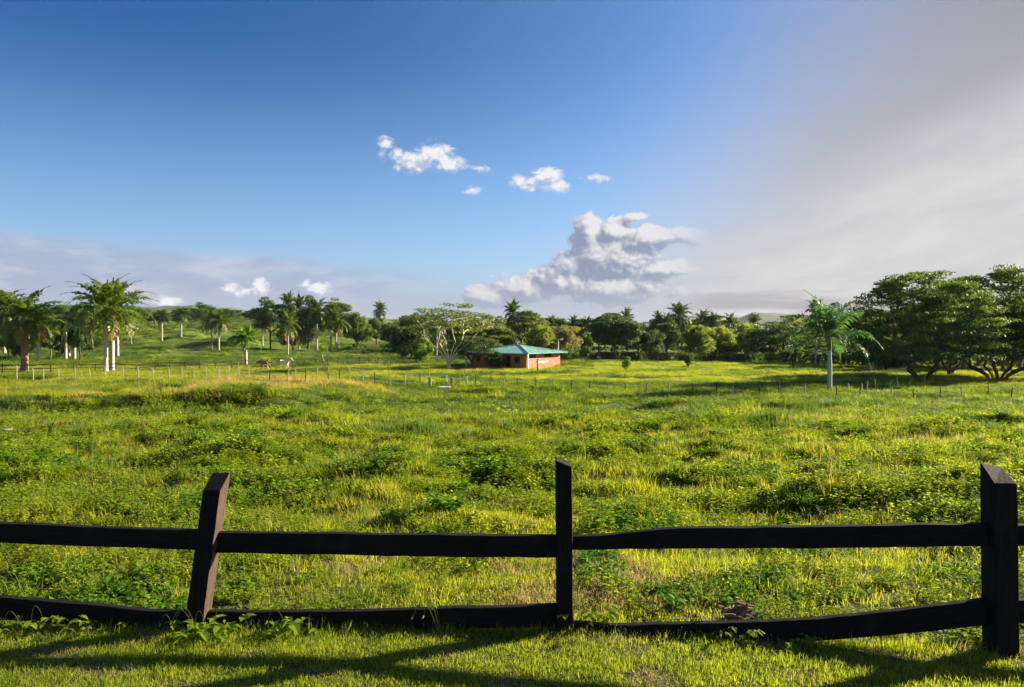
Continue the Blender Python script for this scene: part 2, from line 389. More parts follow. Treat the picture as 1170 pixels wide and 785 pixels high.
# ------------------------------------------------------------------ the ground
def build_ground():
    r = [1.2]
    while r[-1] < 130: r.append(r[-1] * 1.0075)
    while r[-1] < 520: r.append(r[-1] * 1.016)
    while r[-1] < 2700: r.append(r[-1] * 1.07)
    r = np.array(r)
    th = np.concatenate([np.arange(-180, -48, 4.0), np.arange(-48, 48, 0.18), np.arange(48, 180, 4.0)])
    th = np.radians(th); nr, na = len(r), len(th)
    Rr, T = np.meshgrid(r, th, indexing='ij')
    X = Rr * np.sin(T); Y = Rr * np.cos(T); Z = ground(X, Y)
    v = np.stack([X, Y, Z], -1).reshape(-1, 3)
    v = np.concatenate([v, [[0, 0, 0.0]]])
    i = np.arange(nr - 1)[:, None] * na; j = np.arange(na)[None]; j2 = (j + 1) % na
    q = np.stack([i + j, i + j2, i + na + j2, i + na + j], -1).reshape(-1, 4)
    tri = np.stack([np.full(na, nr * na), (np.arange(na) + 1) % na, np.arange(na)], -1)
    me = bpy.data.meshes.new('ground')
    me.vertices.add(len(v)); me.vertices.foreach_set('co', v.ravel())
    nl = q.size + tri.size; me.loops.add(nl)
    me.loops.foreach_set('vertex_index', np.concatenate([q[:, ::-1].ravel(), tri[:, ::-1].ravel()]).astype(np.int32))
    ls = np.concatenate([np.arange(len(q)) * 4, q.size + np.arange(len(tri)) * 3]).astype(np.int32)
    me.polygons.add(len(ls)); me.polygons.foreach_set('loop_start', ls)
    me.update(calc_edges=True); me.validate()
    me.polygons.foreach_set('use_smooth', np.ones(len(me.polygons), bool))
    m = newmat('pasture_ground'); t = m.node_tree; p = geo_pos(t)
    def col(f, a, b): return mixc(f, a, b, t)
    nA = noise(p, .05, 5, .6, t=t); nB = noise(p, .35, 6, .65, t=t); nC = noise(p, 3.0, 6, .7, t=t); nD = noise(p, 14.0, 4, .7, t=t)
    c_ = col(sstep(nB, .35, .65, t), (.07, .13, .018), (.145, .185, .026))
    c_ = col(mth('MULTIPLY', sstep(nA, .55, .68, t), .5, t=t), c_, (.16, .19, .05))
    c_ = col(mth('MULTIPLY', sstep(nC, .5, .66, t), .6, t=t), c_, (.035, .07, .014))
    # soil shows between the plants near the lens
    sx = t.nodes.new('ShaderNodeSeparateXYZ'); t.links.new(p.s, sx.inputs[0])
    nearf = sstep(E(sx.outputs[1]), 60, 20, t)
    c_ = col(mth('MULTIPLY', nearf, .75, t=t), c_, mixc(sstep(nD, .4, .6, t), (.035, .045, .012), (.07, .065, .03), t))
    pb = t.nodes.new('ShaderNodeBsdfPrincipled'); t.links.new(c_.s, pb.inputs['Base Color']); pb.inputs['Roughness'].default_value = .95
    pb.inputs['Specular IOR Level'].default_value = .1
    b = t.nodes.new('ShaderNodeBump'); b.inputs['Distance'].default_value = .35; b.inputs['Strength'].default_value = .9
    t.links.new(mth('ADD', mth('MULTIPLY', nC, .6, t=t), nB, t=t).s, b.inputs['Height']); t.links.new(b.outputs[0], pb.inputs['Normal'])
    out(m, pb.outputs[0]); me.materials.append(m)
    o = link(bpy.data.objects.new('ground', me)); tag(o, kind='structure')
build_ground()

def build_hills():
    for name, d, pts, mat, seed in (
        ('hills', 1500, [(560, 378), (700, 376), (800, 372), (835, 366), (862, 357), (885, 358), (912, 361), (945, 366), (1010, 368), (1100, 362), (1200, 366), (1350, 370)], (.05, .075, .05), 3),
        ('hills', 900, [(-300, 360), (-100, 352), (60, 350), (120, 350), (165, 351), (185, 350), (205, 350), (222, 351), (245, 353), (300, 356), (380, 362), (470, 370), (540, 378)], (.055, .10, .035), 9)):
        px = np.linspace(pts[0][0], pts[-1][0], 260); py = np.interp(px, [p[0] for p in pts], [p[1] for p in pts])
        v = []; rows = 14
        for k in range(rows):
            f = k / (rows - 1); dd = d * (1 + .5 * f)
            x = (px - 585) / FPX * dd
            hgt = (CAMZ + (HOR - py) / FPX * d * 1.25)
            prof = math.sin(min(1, f / .5) * math.pi / 2) if f < .5 else math.cos((f - .5) / .5 * math.pi / 2)
            z = -2 + (hgt + 2 + (fbm(x / 60, x * 0 + dd / 60, seed, 4) - .5) * 14) * prof
            v.append(np.stack([x, np.full_like(x, dd), z], -1))
        v = np.concatenate(v); n = len(px)
        f = [(k * n + i, k * n + i + 1, (k + 1) * n + i + 1, (k + 1) * n + i) for k in range(rows - 1) for i in range(n - 1)]
        mb = MB(); mb.add(v, f)
        o = mb.build(name, solid('hill_forest', mat, tuple(c * 1.5 for c in mat), .02, .95, bump=3, bscale=.05), smooth_=True); tag(o, kind='structure')
build_hills()

# ------------------------------------------------------------------ foreground fence
def grain_attr(me, axis):
    co = np.empty(len(me.vertices) * 3); me.vertices.foreach_get('co', co); co = co.reshape(-1, 3)
    if axis == 'z': co = co[:, [2, 0, 1]]
    a = me.attributes.new('grain', 'FLOAT_VECTOR', 'POINT'); a.data.foreach_set('vector', co.ravel())
def bevel(o, w, seg=2):
    b = o.modifiers.new('bevel', 'BEVEL'); b.width = w; b.segments = seg; b.limit_method = 'ANGLE'; b.angle_limit = R(35)
fence = empty('wooden_fence', (0.4, 5.83, 0)); tag(fence, 'dark stained post and rail fence of two rails along the near lawn edge', 'fence')
FO = Vector((0.4, 5.83, 0))
def fence_post(x, y, w, dep, zf, zb, lean=0.0, slant=0.0, curve=0.0, leany=0.0, seed=0):
    """front face towards the lawn at y; zf/zb top heights at front and back; slant lowers the right side of the top"""
    rg = np.random.default_rng(seed); N = 14; v = []; f = []
    z0 = gz(x, y) - .25
    for k in range(N + 1):
        s = k / N
        for (cx, cy, zt) in ((-w / 2, 0, zf + slant / 2), (w / 2, 0, zf - slant / 2), (w / 2, dep, zb - slant / 2 - curve), (-w / 2, dep, zb + slant / 2)):
            z = z0 + (zt - z0) * s
            h = max(0, z)
            v.append((x + cx + lean * h + rg.normal(0, .0012), y + cy + leany * h + rg.normal(0, .0012), z))
    for k in range(N):
        for a in range(4):
            b = (a + 1) % 4; f.append((k * 4 + a, k * 4 + b, (k + 1) * 4 + b, (k + 1) * 4 + a))
    f.append((N * 4, N * 4 + 1, N * 4 + 2, N * 4 + 3)); f.append((3, 2, 1, 0))
    mb = MB(); mb.add(np.array(v) - np.array(FO), f)
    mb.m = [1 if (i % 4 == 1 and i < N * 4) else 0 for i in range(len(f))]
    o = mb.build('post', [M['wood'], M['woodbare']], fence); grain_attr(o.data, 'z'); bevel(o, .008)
    return o
yL, yC, yR = 5.86, 5.83, 5.38
def fx(px, y): return (px - 585) / FPX * y
pl = fence_post(fx(220, yL), yL, .138, .17, pz(561, yL), pz(541, yL + .17) + .01, lean=.135, slant=.0, leany=0.0, seed=1)
pl['label'] = 'leaning post with its right side bare and sunlit'
fence_post(fx(646, yC), yC, .120, .16, pz(530, yC), pz(528, yC), lean=-.008, slant=.05, seed=2)
fence_post(fx(1152, yR), yR, .165, .17, pz(553, yR), pz(528, yR + .17), lean=-.012, slant=.0, seed=3, curve=.035)
fence_post(-5.5, 5.95, .14, .18, 1.22, 1.27, seed=4)
fence_post(6.55, 5.05, .14, .18, 1.22, 1.27, seed=5)
def rail(stations, thick=.055, seed=0, label=None):
    """stations: x, y, z top, z bottom"""
    st = np.array(stations, float); N = 60
    s = np.linspace(0, 1, N); d = np.concatenate([[0], np.cumsum(np.hypot(np.diff(st[:, 0]), np.diff(st[:, 1])))]); d /= d[-1]
    def sm(col):
        y = np.interp(s, d, st[:, col]); k = np.array([1, 2, 3, 2, 1]) / 9
        yp = np.pad(y, 2, mode='reflect', reflect_type='odd'); return np.convolve(yp, k, 'valid')
    X, Y, T, B = sm(0), sm(1), sm(2), sm(3)
    rg = np.random.default_rng(seed)
    T = T + (fbm(s * 14, s * 0, seed, 3) - .5) * .012; B = B + (fbm(s * 14, s * 0 + 5, seed, 3) - .5) * .012
    Y = Y + (fbm(s * 6, s * 0 + 9, seed, 2) - .5) * .01
    v = []
    for k in range(N):
        v += [(X[k], Y[k], B[k]), (X[k], Y[k], T[k] - .004), (X[k], Y[k] + thick, T[k]), (X[k], Y[k] + thick, B[k])]
    f = [(k * 4 + a, k * 4 + (a + 1) % 4, (k + 1) * 4 + (a + 1) % 4, (k + 1) * 4 + a) for k in range(N - 1) for a in range(4)]
    f += [(3, 2, 1, 0), ((N - 1) * 4, (N - 1) * 4 + 1, (N - 1) * 4 + 2, (N - 1) * 4 + 3)]
    mb = MB(); mb.add(np.array(v) - np.array(FO), f)
    o = mb.build('rail', M['wood'], fence); grain_attr(o.data, 'x'); bevel(o, .006)
    if label: o['label'] = label
    return o
def stn(*L): return [(fx(px, y), y, pz(t, y), pz(b, y)) for (px, y, t, b) in L]
yl, yc, yr = yL + .07, yC + .05, yR + .06
rail([(-5.5, 6.02, pz(588, 6.0), pz(611, 6.0))] + stn((0, 5.98, 598, 620), (110, 5.96, 602, 625), (228, yl, 606, 629)), seed=1)
rail(stn((240, yl, 608, 632), (430, yl, 610, 635), (640, yc, 612, 638)), seed=2)
rail(stn((650, yc, 613, 628), (700, 5.84, 611, 628), (740, 5.80, 606, 627), (775, 5.76, 603, 627), (900, 5.66, 602, 627), (1130, yr, 598, 624)), seed=3, label='upper rail thinned at its left end')
rail(stn((1150, yr, 600, 624), (1300, 5.3, 601, 625)) + [(6.55, 5.13, .72, .57)], seed=4)
rail([(-5.5, 6.02, pz(668, 6.0), pz(692, 6.0))] + stn((0, 5.98, 682, 708), (100, 5.95, 690, 716), (160, 5.93, 697, 722), (228, yl, 700, 726)), seed=5)
rail(stn((232, yl, 699, 724), (300, yl, 699, 725), (420, yl, 698, 723), (540, 5.88, 694, 719), (640, yc, 691, 717)), seed=6)
rail(stn((650, yc, 711, 735), (700, 5.84, 714, 738), (760, 5.79, 713, 738), (850, 5.72, 711, 736), (940, 5.62, 707, 733), (1030, 5.53, 697, 725), (1130, yr, 685, 715)), seed=7, label='sagging lower rail half sunk in the grass')
rail(stn((1150, yr, 685, 712), (1300, 5.3, 688, 716)) + [(6.55, 5.13, .24, .08)], seed=8)

# ------------------------------------------------------------------ scattered ground cover
def blade(mb, rg, x, y, h, w, lean, az_, seg=2, mi=0):
    dxy = np.array([math.cos(az_), math.sin(az_)]); sd = np.array([-dxy[1], dxy[0]])
    v = []; n = seg
    for k in range(n + 1):
        s = k / n; off = dxy * (lean * h * s * s); ww = w * (1 - s) ** .7 / 2
        zz = h * (s - .25 * lean * s * s)
        if k < n: v += [(x + off[0] - sd[0] * ww, y + off[1] - sd[1] * ww, zz), (x + off[0] + sd[0] * ww, y + off[1] + sd[1] * ww, zz)]
        else: v.append((x + off[0], y + off[1], zz))
    f = [(2 * k, 2 * k + 1, 2 * k + 3, 2 * k + 2) for k in range(n - 1)] + [(2 * n - 2, 2 * n - 1, 2 * n)]
    mb.add(v, f, mi)
def tuft(name, seed, n, rad, h0, h1, w, lean, mat, seg=2, stalks=0):
    rg = np.random.default_rng(seed); mb = MB()
    for i in range(n):
        a = rg.uniform(0, 6.283); r = rad * math.sqrt(rg.uniform())
        blade(mb, rg, r * math.cos(a), r * math.sin(a), rg.uniform(h0, h1), w * rg.uniform(.7, 1.3), abs(rg.normal(lean, lean * .5)), a + rg.normal(0, .9), seg)
    for i in range(stalks):
        a = rg.uniform(0, 6.283); r = rad * rg.uniform(); hh = h1 * rg.uniform(1.1, 1.7)
        blade(mb, rg, r * math.cos(a), r * math.sin(a), hh, w * .6, .3, rg.uniform(0, 6.28), seg, 1)
    return bpy.data.objects.new(name, mb.mesh(name, [mat, M['drystalk']]))
def leaf(mb, p, d, up, L, W, fold=.25, droop=.3, mi=0):
    d = Vector(d).normalized(); s = d.cross(Vector(up)).normalized(); n = s.cross(d).normalized(); p = Vector(p)
    def q(t, w, h): return tuple(p + d * (t * L) + s * (w * W) + n * (h * W - droop * L * t * t))
    v = [q(0, 0, 0), q(.3, -.5, fold), q(.3, 0, 0), q(.3, .5, fold), q(.68, -.36, fold * .8), q(.68, 0, 0), q(.68, .36, fold * .8), q(1, 0, 0)]
    mb.add(v, [(0, 2, 1), (0, 3, 2), (1, 2, 5, 4), (2, 3, 6, 5), (4, 5, 7), (5, 6, 7)], mi)
def weed(name, seed, nst, h, L, mat, spread=.12):
    rg = np.random.default_rng(seed); mb = MB()
    for k in range(nst):
        a = rg.uniform(0, 6.28); r = spread * math.sqrt(rg.uniform()); hh = h * rg.uniform(.45, 1.15)
        b = Vector((r * math.cos(a), r * math.sin(a), 0)); tdir = Vector((math.cos(a) * rg.uniform(.1, .8), math.sin(a) * rg.uniform(.1, .8), 1)).normalized()
        tip = b + tdir * hh; mb.tube([b, (b + tip) / 2, tip], [.0035, .003, .0015], 3, 1, False)
        nl = int(rg.integers(5, 9))
        for i in range(nl):
            t = (i + 1.2) / (nl + .6); la = i * 2.4 + rg.normal(0, .4); p = b + tdir * hh * t
            e = rg.uniform(-.1, .9)
            leaf(mb, p, (math.cos(la), math.sin(la), e), (0, 0, 1), L * rg.uniform(.6, 1.15) * (1.1 - .35 * t), L * .55 * rg.uniform(.8, 1.2), rg.uniform(.05, .35), rg.uniform(.1, .5))
    return bpy.data.objects.new(name, mb.mesh(name, [mat, M['stem']]))
def scatter(name, protos, P, rz, scl, idx, label=None, cat='grass'):
    pc = bpy.data.collections.new(name + '_kinds')
    for i, o in enumerate(protos): o.name = '%s_%02d' % (name, i); pc.objects.link(o)
    me = bpy.data.meshes.new(name); n = len(P)
    me.vertices.add(n); me.vertices.foreach_set('co', np.asarray(P, float).ravel())
    rg = np.random.default_rng(n)
    rot = np.stack([rg.normal(0, .12, n), rg.normal(0, .12, n), rz], -1)
    a = me.attributes.new('rot', 'FLOAT_VECTOR', 'POINT'); a.data.foreach_set('vector', rot.ravel())
    s3 = np.asarray(scl, float);  s3 = np.repeat(s3[:, None], 3, 1) if s3.ndim == 1 else s3
    a = me.attributes.new('scl', 'FLOAT_VECTOR', 'POINT'); a.data.foreach_set('vector', s3.ravel())
    a = me.attributes.new('idx', 'INT', 'POINT'); a.data.foreach_set('value', np.asarray(idx, np.int32))
    o = link(bpy.data.objects.new(name, me)); tag(o, label, cat, kind='stuff')
    g = bpy.data.node_groups.new(name, 'GeometryNodeTree')
    g.interface.new_socket('Geometry', in_out='INPUT', socket_type='NodeSocketGeometry'); g.interface.new_socket('Geometry', in_out='OUTPUT', socket_type='NodeSocketGeometry')
    gi = g.nodes.new('NodeGroupInput'); go = g.nodes.new('NodeGroupOutput')
    ip = g.nodes.new('GeometryNodeInstanceOnPoints'); ci = g.nodes.new('GeometryNodeCollectionInfo')
    ci.inputs['Collection'].default_value = pc; ci.inputs['Separate Children'].default_value = True; ci.inputs['Reset Children'].default_value = True
    ip.inputs['Pick Instance'].default_value = True
    def attr(nm, ty):
        x = g.nodes.new('GeometryNodeInputNamedAttribute'); x.data_type = ty; x.inputs['Name'].default_value = nm; return x.outputs[0]
    g.links.new(gi.outputs[0], ip.inputs['Points']); g.links.new(ci.outputs[0], ip.inputs['Instance'])
    g.links.new(attr('idx', 'INT'), ip.inputs['Instance Index']); g.links.new(attr('scl', 'FLOAT_VECTOR'), ip.inputs['Scale'])
    er = g.nodes.new('FunctionNodeEulerToRotation'); g.links.new(attr('rot', 'FLOAT_VECTOR'), er.inputs[0]); g.links.new(er.outputs[0], ip.inputs['Rotation'])
    g.links.new(ip.outputs[0], go.inputs[0])
    md = o.modifiers.new('scatter', 'NODES'); md.node_group = g
    return o
RG = np.random.default_rng(7)
def wedge(n, y0, y1, k=.80):
    y = np.sqrt(RG.uniform(y0 * y0, y1 * y1, n)); x = RG.uniform(-1, 1, n) * (k * y + 2.5 * np.exp(-y / 14))
    return x, y
def fence_y(x): return np.interp(x, [-6, -2.4, .4, 3.5, 6.5], [6.0, 5.93, 5.9, 5.45, 5.1])
def P3(x, y, dz=0.0): return np.stack([x, y, ground(x, y) + dz], -1)

def trail(x, y): return np.exp(-((x - (.35 - (y - 6) * .12)) / 1.15) ** 2) * (1 - smooth(9.5, 13, y))
# short lawn on our side of the fence
n = 17000; x = RG.uniform(-8.5, 9.0, n); y = RG.uniform(3.0, 6.3, n); k = y < fence_y(x) + .10; x, y = x[k], y[k]
hs_ = .75 + .7 * fbm(x / .5, y / .5, 3, 3) + 2.2 * np.exp(-((y - fence_y(x)) / .09) ** 2) * RG.uniform(0, 1, len(x)) ** 2
scatter('lawn_grass', [tuft('t', 10 + i, 42, .10, .016, .05, .0045, .6, M['lawn']) for i in range(4)] + [tuft('t', 15, 26, .11, .008, .03, .004, 1.2, M['drystalk'])], P3(x, y, -.003), RG.uniform(0, 6.28, len(x)),
        np.stack([np.ones_like(hs_), np.ones_like(hs_), hs_], -1), np.where(fbm(x / .45, y / .3, 221, 3) + RG.normal(0, .06, len(x)) > .63, 4, RG.integers(0, 4, len(x))), 'short mown lawn grass in front of the dark fence')

n = 9000; x = RG.uniform(-3, 4, n); y = RG.uniform(5.95, 14, n); k = (RG.uniform(0, 1, n) < trail(x, y) * 1.6) & (y > fence_y(x) + .08); x, y = x[k], y[k]
scatter('trodden_grass', [tuft('t', 20 + i, 36, .13, .02, .075, .006, .7, M['grass']) for i in range(3)] + [tuft('t', 24, 30, .12, .02, .07, .005, .9, M['drystalk'])], P3(x, y, -.005), RG.uniform(0, 6.28, len(x)), RG.uniform(.7, 1.6, len(x)), np.where(fbm(x / .9, y / .6, 211, 3) + RG.normal(0, .05, len(x)) > .56, 3, RG.integers(0, 3, len(x))), 'short trodden grass on the strip behind the centre post')
# lush pasture behind the fence: grasses and broad-leaved weeds
protoG = [tuft('t', 30 + i, 40, .15, .05, .18, .009, .7, M['grass'], 3, 1 if i == 0 else 0) for i in range(3)] + [tuft('t', 40, 30, .13, .04, .11, .008, .5, M['grass'], 2)]
M['weeddark'] = leafmat('weed_leaf_dark', (.04, .12, .008), (.09, .19, .014), (.13, .21, .02), transl=.42, scale=2.0, spec=.10, rough=.6, tint=(1.2, 1.3, .3))
protoW = [weed('w', 50, 13, .17, .066, M['weed']), weed('w', 51, 11, .22, .060, M['weed']), weed('w', 52, 16, .12, .056, M['weed'], .17), weed('w', 53, 10, .24, .078, M['weed']), weed('w', 54, 11, .20, .11, M['weeddark'], .15), weed('w', 55, 14, .15, .085, M['weeddark'], .18), tuft('w', 56, 18, .10, .14, .32, .009, .5, M['grass'], 3, 2)]
def weediness(x, y):
    w = fbm(x / 1.9, y / 1.6, 61, 3); w = smooth(.36, .52, w)
    w = w * (1 - trail(x, y)) * (1 - .5 * smooth(21, 32, y))
    return w
n = 46000; x, y = wedge(n, 5.6, 40, .85); k = (y > fence_y(x) + .10) & (RG.uniform(0, 1, n) < np.clip(14 / y, .35, 1) * (1 - smooth(30 + 8 * (fbm(x / 4, y / 4, 99, 3) - .5) * 2, 40, y)) * (1 - swathe(x, y)) * (1 - smooth(-6, -12, x) * smooth(33, 36, y))); x, y = x[k], y[k]
tall = fbm(x / 2.2, y / 1.8, 71, 3)
s = (.55 + .9 * tall) * (1 - .55 * trail(x, y)) * np.interp(y, [6, 7, 12, 30], [.65, .85, 1.2, 1.7])
scatter('pasture_grass', protoG, P3(x, y, -.01), RG.uniform(0, 6.28, len(x)), s, np.where(trail(x, y) > .45, 3, RG.integers(0, 4, len(x))), 'rough yellow green pasture grass behind the fence')
n = 78000; x, y = wedge(n, 5.6, 42, .85); w_ = weediness(x, y)
k = (y > fence_y(x) + .16) & (RG.uniform(0, 1, n) < (w_ * np.clip(13 / y, .4, 1) * .95 + .03) * (1 - smooth(24 + 14 * (fbm(x / 5, y / 4, 98, 3) - .5), 42, y)) * (1 - swathe(x, y)) * (1 - smooth(-6, -12, x) * smooth(32, 35, y))); x, y = x[k], y[k]
s = RG.uniform(.65, 1.1, len(x)) * np.interp(y, [6, 7, 12, 30], [.65, .85, 1.1, 1.5]) * (.6 + .8 * fbm(x / 1.2, y / 1.2, 44, 2))
pd = fbm(x / 1.4, y / 1.1, 203, 3); wk = RG.integers(0, 4, len(x)); dk = (pd > .56) & (RG.uniform(0, 1, len(x)) < .42); wk[dk] = RG.integers(4, 6, dk.sum())
tk = (fbm(x / 3., y / 2., 207, 3) > .54) & (RG.uniform(0, 1, len(x)) < .05) & (y > 9); wk[tk] = 6
scatter('broadleaf_weeds', protoW, P3(x, y, -.01), RG.uniform(0, 6.28, len(x)), s, wk, 'low leafy green weeds spreading through the pasture', 'weeds')

# meadow further off
protoF = [tuft('t', 80 + i, 60, .55, .10, .36, .030, .6, M['fargrass'], 2) for i in range(3)]
protoD = [tuft('t', 90 + i, 60, .55, .12, .42, .032, .6, M['darkgrass'], 2) for i in range(3)]
n = 90000; x, y = wedge(n, 24, 150, .82); k = RG.uniform(0, 1, n) < np.interp(y, [24, 30, 60, 90, 150], [.6, 1, 1, .5, .22]); x, y = x[k], y[k]
path = swathe(x, y)      # short green swathe crossing from the left
hgt = (.12 + 1.25 * smooth(.3, .7, fbm(x / 3.2, y / 2.6, 77, 3))) * (1 - .85 * path) * np.interp(y, [24, 60, 150], [1.0, 1.1, .9])
dark = smooth(.44, .56, fbm(x / 16, y / 6, 88, 3) + .50 * np.exp(-((y - 58) / 9.) ** 2) * smooth(-16, -4, x) * (1 - swathe(x, y)) - .25 * smooth(-10, -22, x) * smooth(41, 46, y) - .12 * smooth(78, 90, y))  # random rank patches, plus a mid-field band where shade is put into grass colour
plat = smooth(-7, -14, x) * smooth(42.5, 45.5, y) * (1 - smooth(80, 88, y))
isd = RG.uniform(0, 1, len(x)) < dark
dryk = RG.uniform(0, 1, len(x)) < plat * smooth(.36, .60, fbm(x / 9, y / 5, 55, 3)) * .85 + .02
M['drygrass'] = leafmat('dry_meadow_tuft', (.20, .22, .04), (.34, .30, .11), (.38, .27, .15), transl=.5, scale=.5)
protoY = [tuft('t', 95 + i, 60, .55, .12, .40, .028, .6, M['drygrass'], 2) for i in range(3)]
scatter('dry_grass', protoY, P3(x[dryk], y[dryk], -.03), RG.uniform(0, 6.28, dryk.sum()), np.stack([np.interp(y[dryk], [24, 150], [.8, 1.7])] * 2 + [hgt[dryk]], -1), RG.integers(0, 3, dryk.sum()), 'straw coloured dry grass on the raised ground at the left')
x, y, hgt, isd = x[~dryk], y[~dryk], hgt[~dryk], isd[~dryk]
for flag, nm, pr, lb in ((False, 'meadow_grass', protoF, 'yellow green meadow grass in the middle of the field'), (True, 'rank_grass', protoD, 'dark green rank grass tussocks in the middle of the field, partly a shade band put into grass colour')):
    k = isd == flag
    scatter(nm, pr, P3(x[k], y[k], -.03), RG.uniform(0, 6.28, k.sum()), np.stack([np.interp(y[k], [24, 150], [.8, 1.7])] * 2 + [hgt[k] * (1.15 if flag else 1)], -1), RG.integers(0, 3, k.sum()), lb)
n = 24000; x, y = wedge(n, 29, 80, .80)
pt = fbm(x / 5.5, y / 3.2, 123, 4); k = (RG.uniform(0, 1, n) < smooth(.46, .56, pt + .10 * np.exp(-((y - 60) / 14.) ** 2) - .30 * swathe(x, y) - .22 * smooth(-8, -16, x) * smooth(42, 47, y)) * np.interp(y, [29, 80], [1, .7])); x, y = x[k], y[k]
protoT = [tuft('t', 130 + i, 110, .42, .15, .55, .028, .9, M['darkgrass' if i < 2 else 'fargrass'], 3) for i in range(3)] + [weed('w', 140, 26, .5, .13, M['weed'], .4)]
scatter('tussocks', protoT, P3(x, y, -.05), RG.uniform(0, 6.28, len(x)), np.stack([RG.uniform(.8, 1.7, len(x))] * 2 + [RG.uniform(.6, 1.35, len(x))], -1), RG.integers(0, 4, len(x)), 'coarse tussocks standing in patches across the middle of the pasture')
n = 26000; y = RG.uniform(125, 420, n); x = RG.uniform(-.72, .1, n) * y
k = (fbm(x / 12, y / 7, 301, 4) + RG.normal(0, .04, n) > .50); x, y = x[k], y[k]
scatter('slope_grass', protoT[:3], P3(x, y, -.1), RG.uniform(0, 6.28, len(x)), np.stack([RG.uniform(1.6, 3.6, len(x))] * 2 + [RG.uniform(.8, 2.0, len(x))], -1), np.where(RG.uniform(0, 1, len(x)) < .18, 2, RG.integers(0, 2, len(x))), 'rough tussocky grass over the far left slopes')
#@@REST
# ------------------------------------------------------------------ trees
MESH = {}
def leafcloud(rg, cen, rad, n, size, elong=1.6, shell=.6, upb=.35):
    """n small leaf sprays per clump, spread through ellipsoids; returns verts, faces"""
    cen = np.asarray(cen); K = len(cen); rad = np.broadcast_to(np.asarray(rad, float), (K, 3))
    d = rg.normal(size=(K, n, 3)); d /= np.linalg.norm(d, axis=-1, keepdims=True)
    rr = rg.uniform(0, 1, (K, n, 1)) ** (1 / 3.) * (1 - shell) + shell * rg.uniform(.75, 1.12, (K, n, 1))
    p = (cen[:, None] + d * rr * rad[:, None]).reshape(-1, 3); dn = d.reshape(-1, 3)
    N = len(p)
    nrm = rg.normal(size=(N, 3)) * .75 + dn * .5 + np.array([0, 0, upb]); nrm /= np.linalg.norm(nrm, axis=1, keepdims=True)
    a = np.cross(nrm, rg.normal(size=(N, 3))); a /= np.linalg.norm(a, axis=1, keepdims=True); b = np.cross(nrm, a)
    s = (size * rg.uniform(.55, 1.35, (N, 1)))
    L = a * s * elong * .5; W = b * s * .5
    v = np.stack([p - L, p + W * .9 - nrm * s * .1, p + L, p - W], 1).reshape(-1, 3)
    f = np.arange(N * 4).reshape(-1, 4)
    return v, f
def skeleton(mb, rg, targets, stems, r0, fork, sides=6, seg=3, wob=.18, minr=.03):
    """limbs grow from the stems to every target; thickness from how much they carry"""
    nodes = []; par = []
    for (bx, by, tx, ty) in stems:
        base = len(nodes); prev = -1
        for k in range(4):
            s = k / 3; nodes.append(Vector((bx + (tx - bx) * s * s, by + (ty - by) * s * s, fork * s - .3 * (k == 0)))); par.append(prev); prev = len(nodes) - 1
    plen = [0.0] * len(nodes)
    first_free = [i for i in range(len(nodes)) if i % 4 == 3]
    avail = list(first_free)
    order = sorted(range(len(targets)), key=lambda i: (Vector(targets[i]) - Vector((0, 0, fork))).length)
    for i in order:
        t = Vector(targets[i])
        best = min(avail, key=lambda n: (t - nodes[n]).length + .35 * plen[n] + (3 * max(0, nodes[n].z - t.z)))
        p0 = nodes[best]; prev = best; ln = (t - p0).length
        for k in range(1, seg + 1):
            s = k / seg; q = p0.lerp(t, s); q.z -= math.sin(s * math.pi) * ln * -.05
            if k < seg: q += Vector(rg.normal(0, wob * ln / seg, 3).tolist())
            nodes.append(q); par.append(prev); plen.append(plen[prev] + ln / seg); prev = len(nodes) - 1; avail.append(prev)
    load = [0.0] * len(nodes); kids = [[] for _ in nodes]
    for i, p in enumerate(par):
        if p >= 0: kids[p].append(i)
    for i in reversed(range(len(nodes))):
        load[i] = 1.0 if not kids[i] else sum(load[k] for k in kids[i])
    top = max(load); rad = [max(minr, r0 * (l / top) ** .5) for l in load]
    for i in range(len(nodes)):                         # one tube per limb run
        p = par[i]
        start = p < 0 or (kids[p][0] != i and max(kids[p], key=lambda k: load[k]) != i) or max(kids[p], key=lambda k: load[k]) != i
        if not start: continue
        run = [i] if p < 0 else [p, i]; j = i
        while kids[j]:
            j = max(kids[j], key=lambda k: load[k]); run.append(j)
        rr = [rad[k] for k in run]
        if p >= 0: rr[0] = rr[1]
        if p < 0: rr[0] *= 1.35
        mb.tube([nodes[k] for k in run], rr, sides, 0, False)
    return nodes
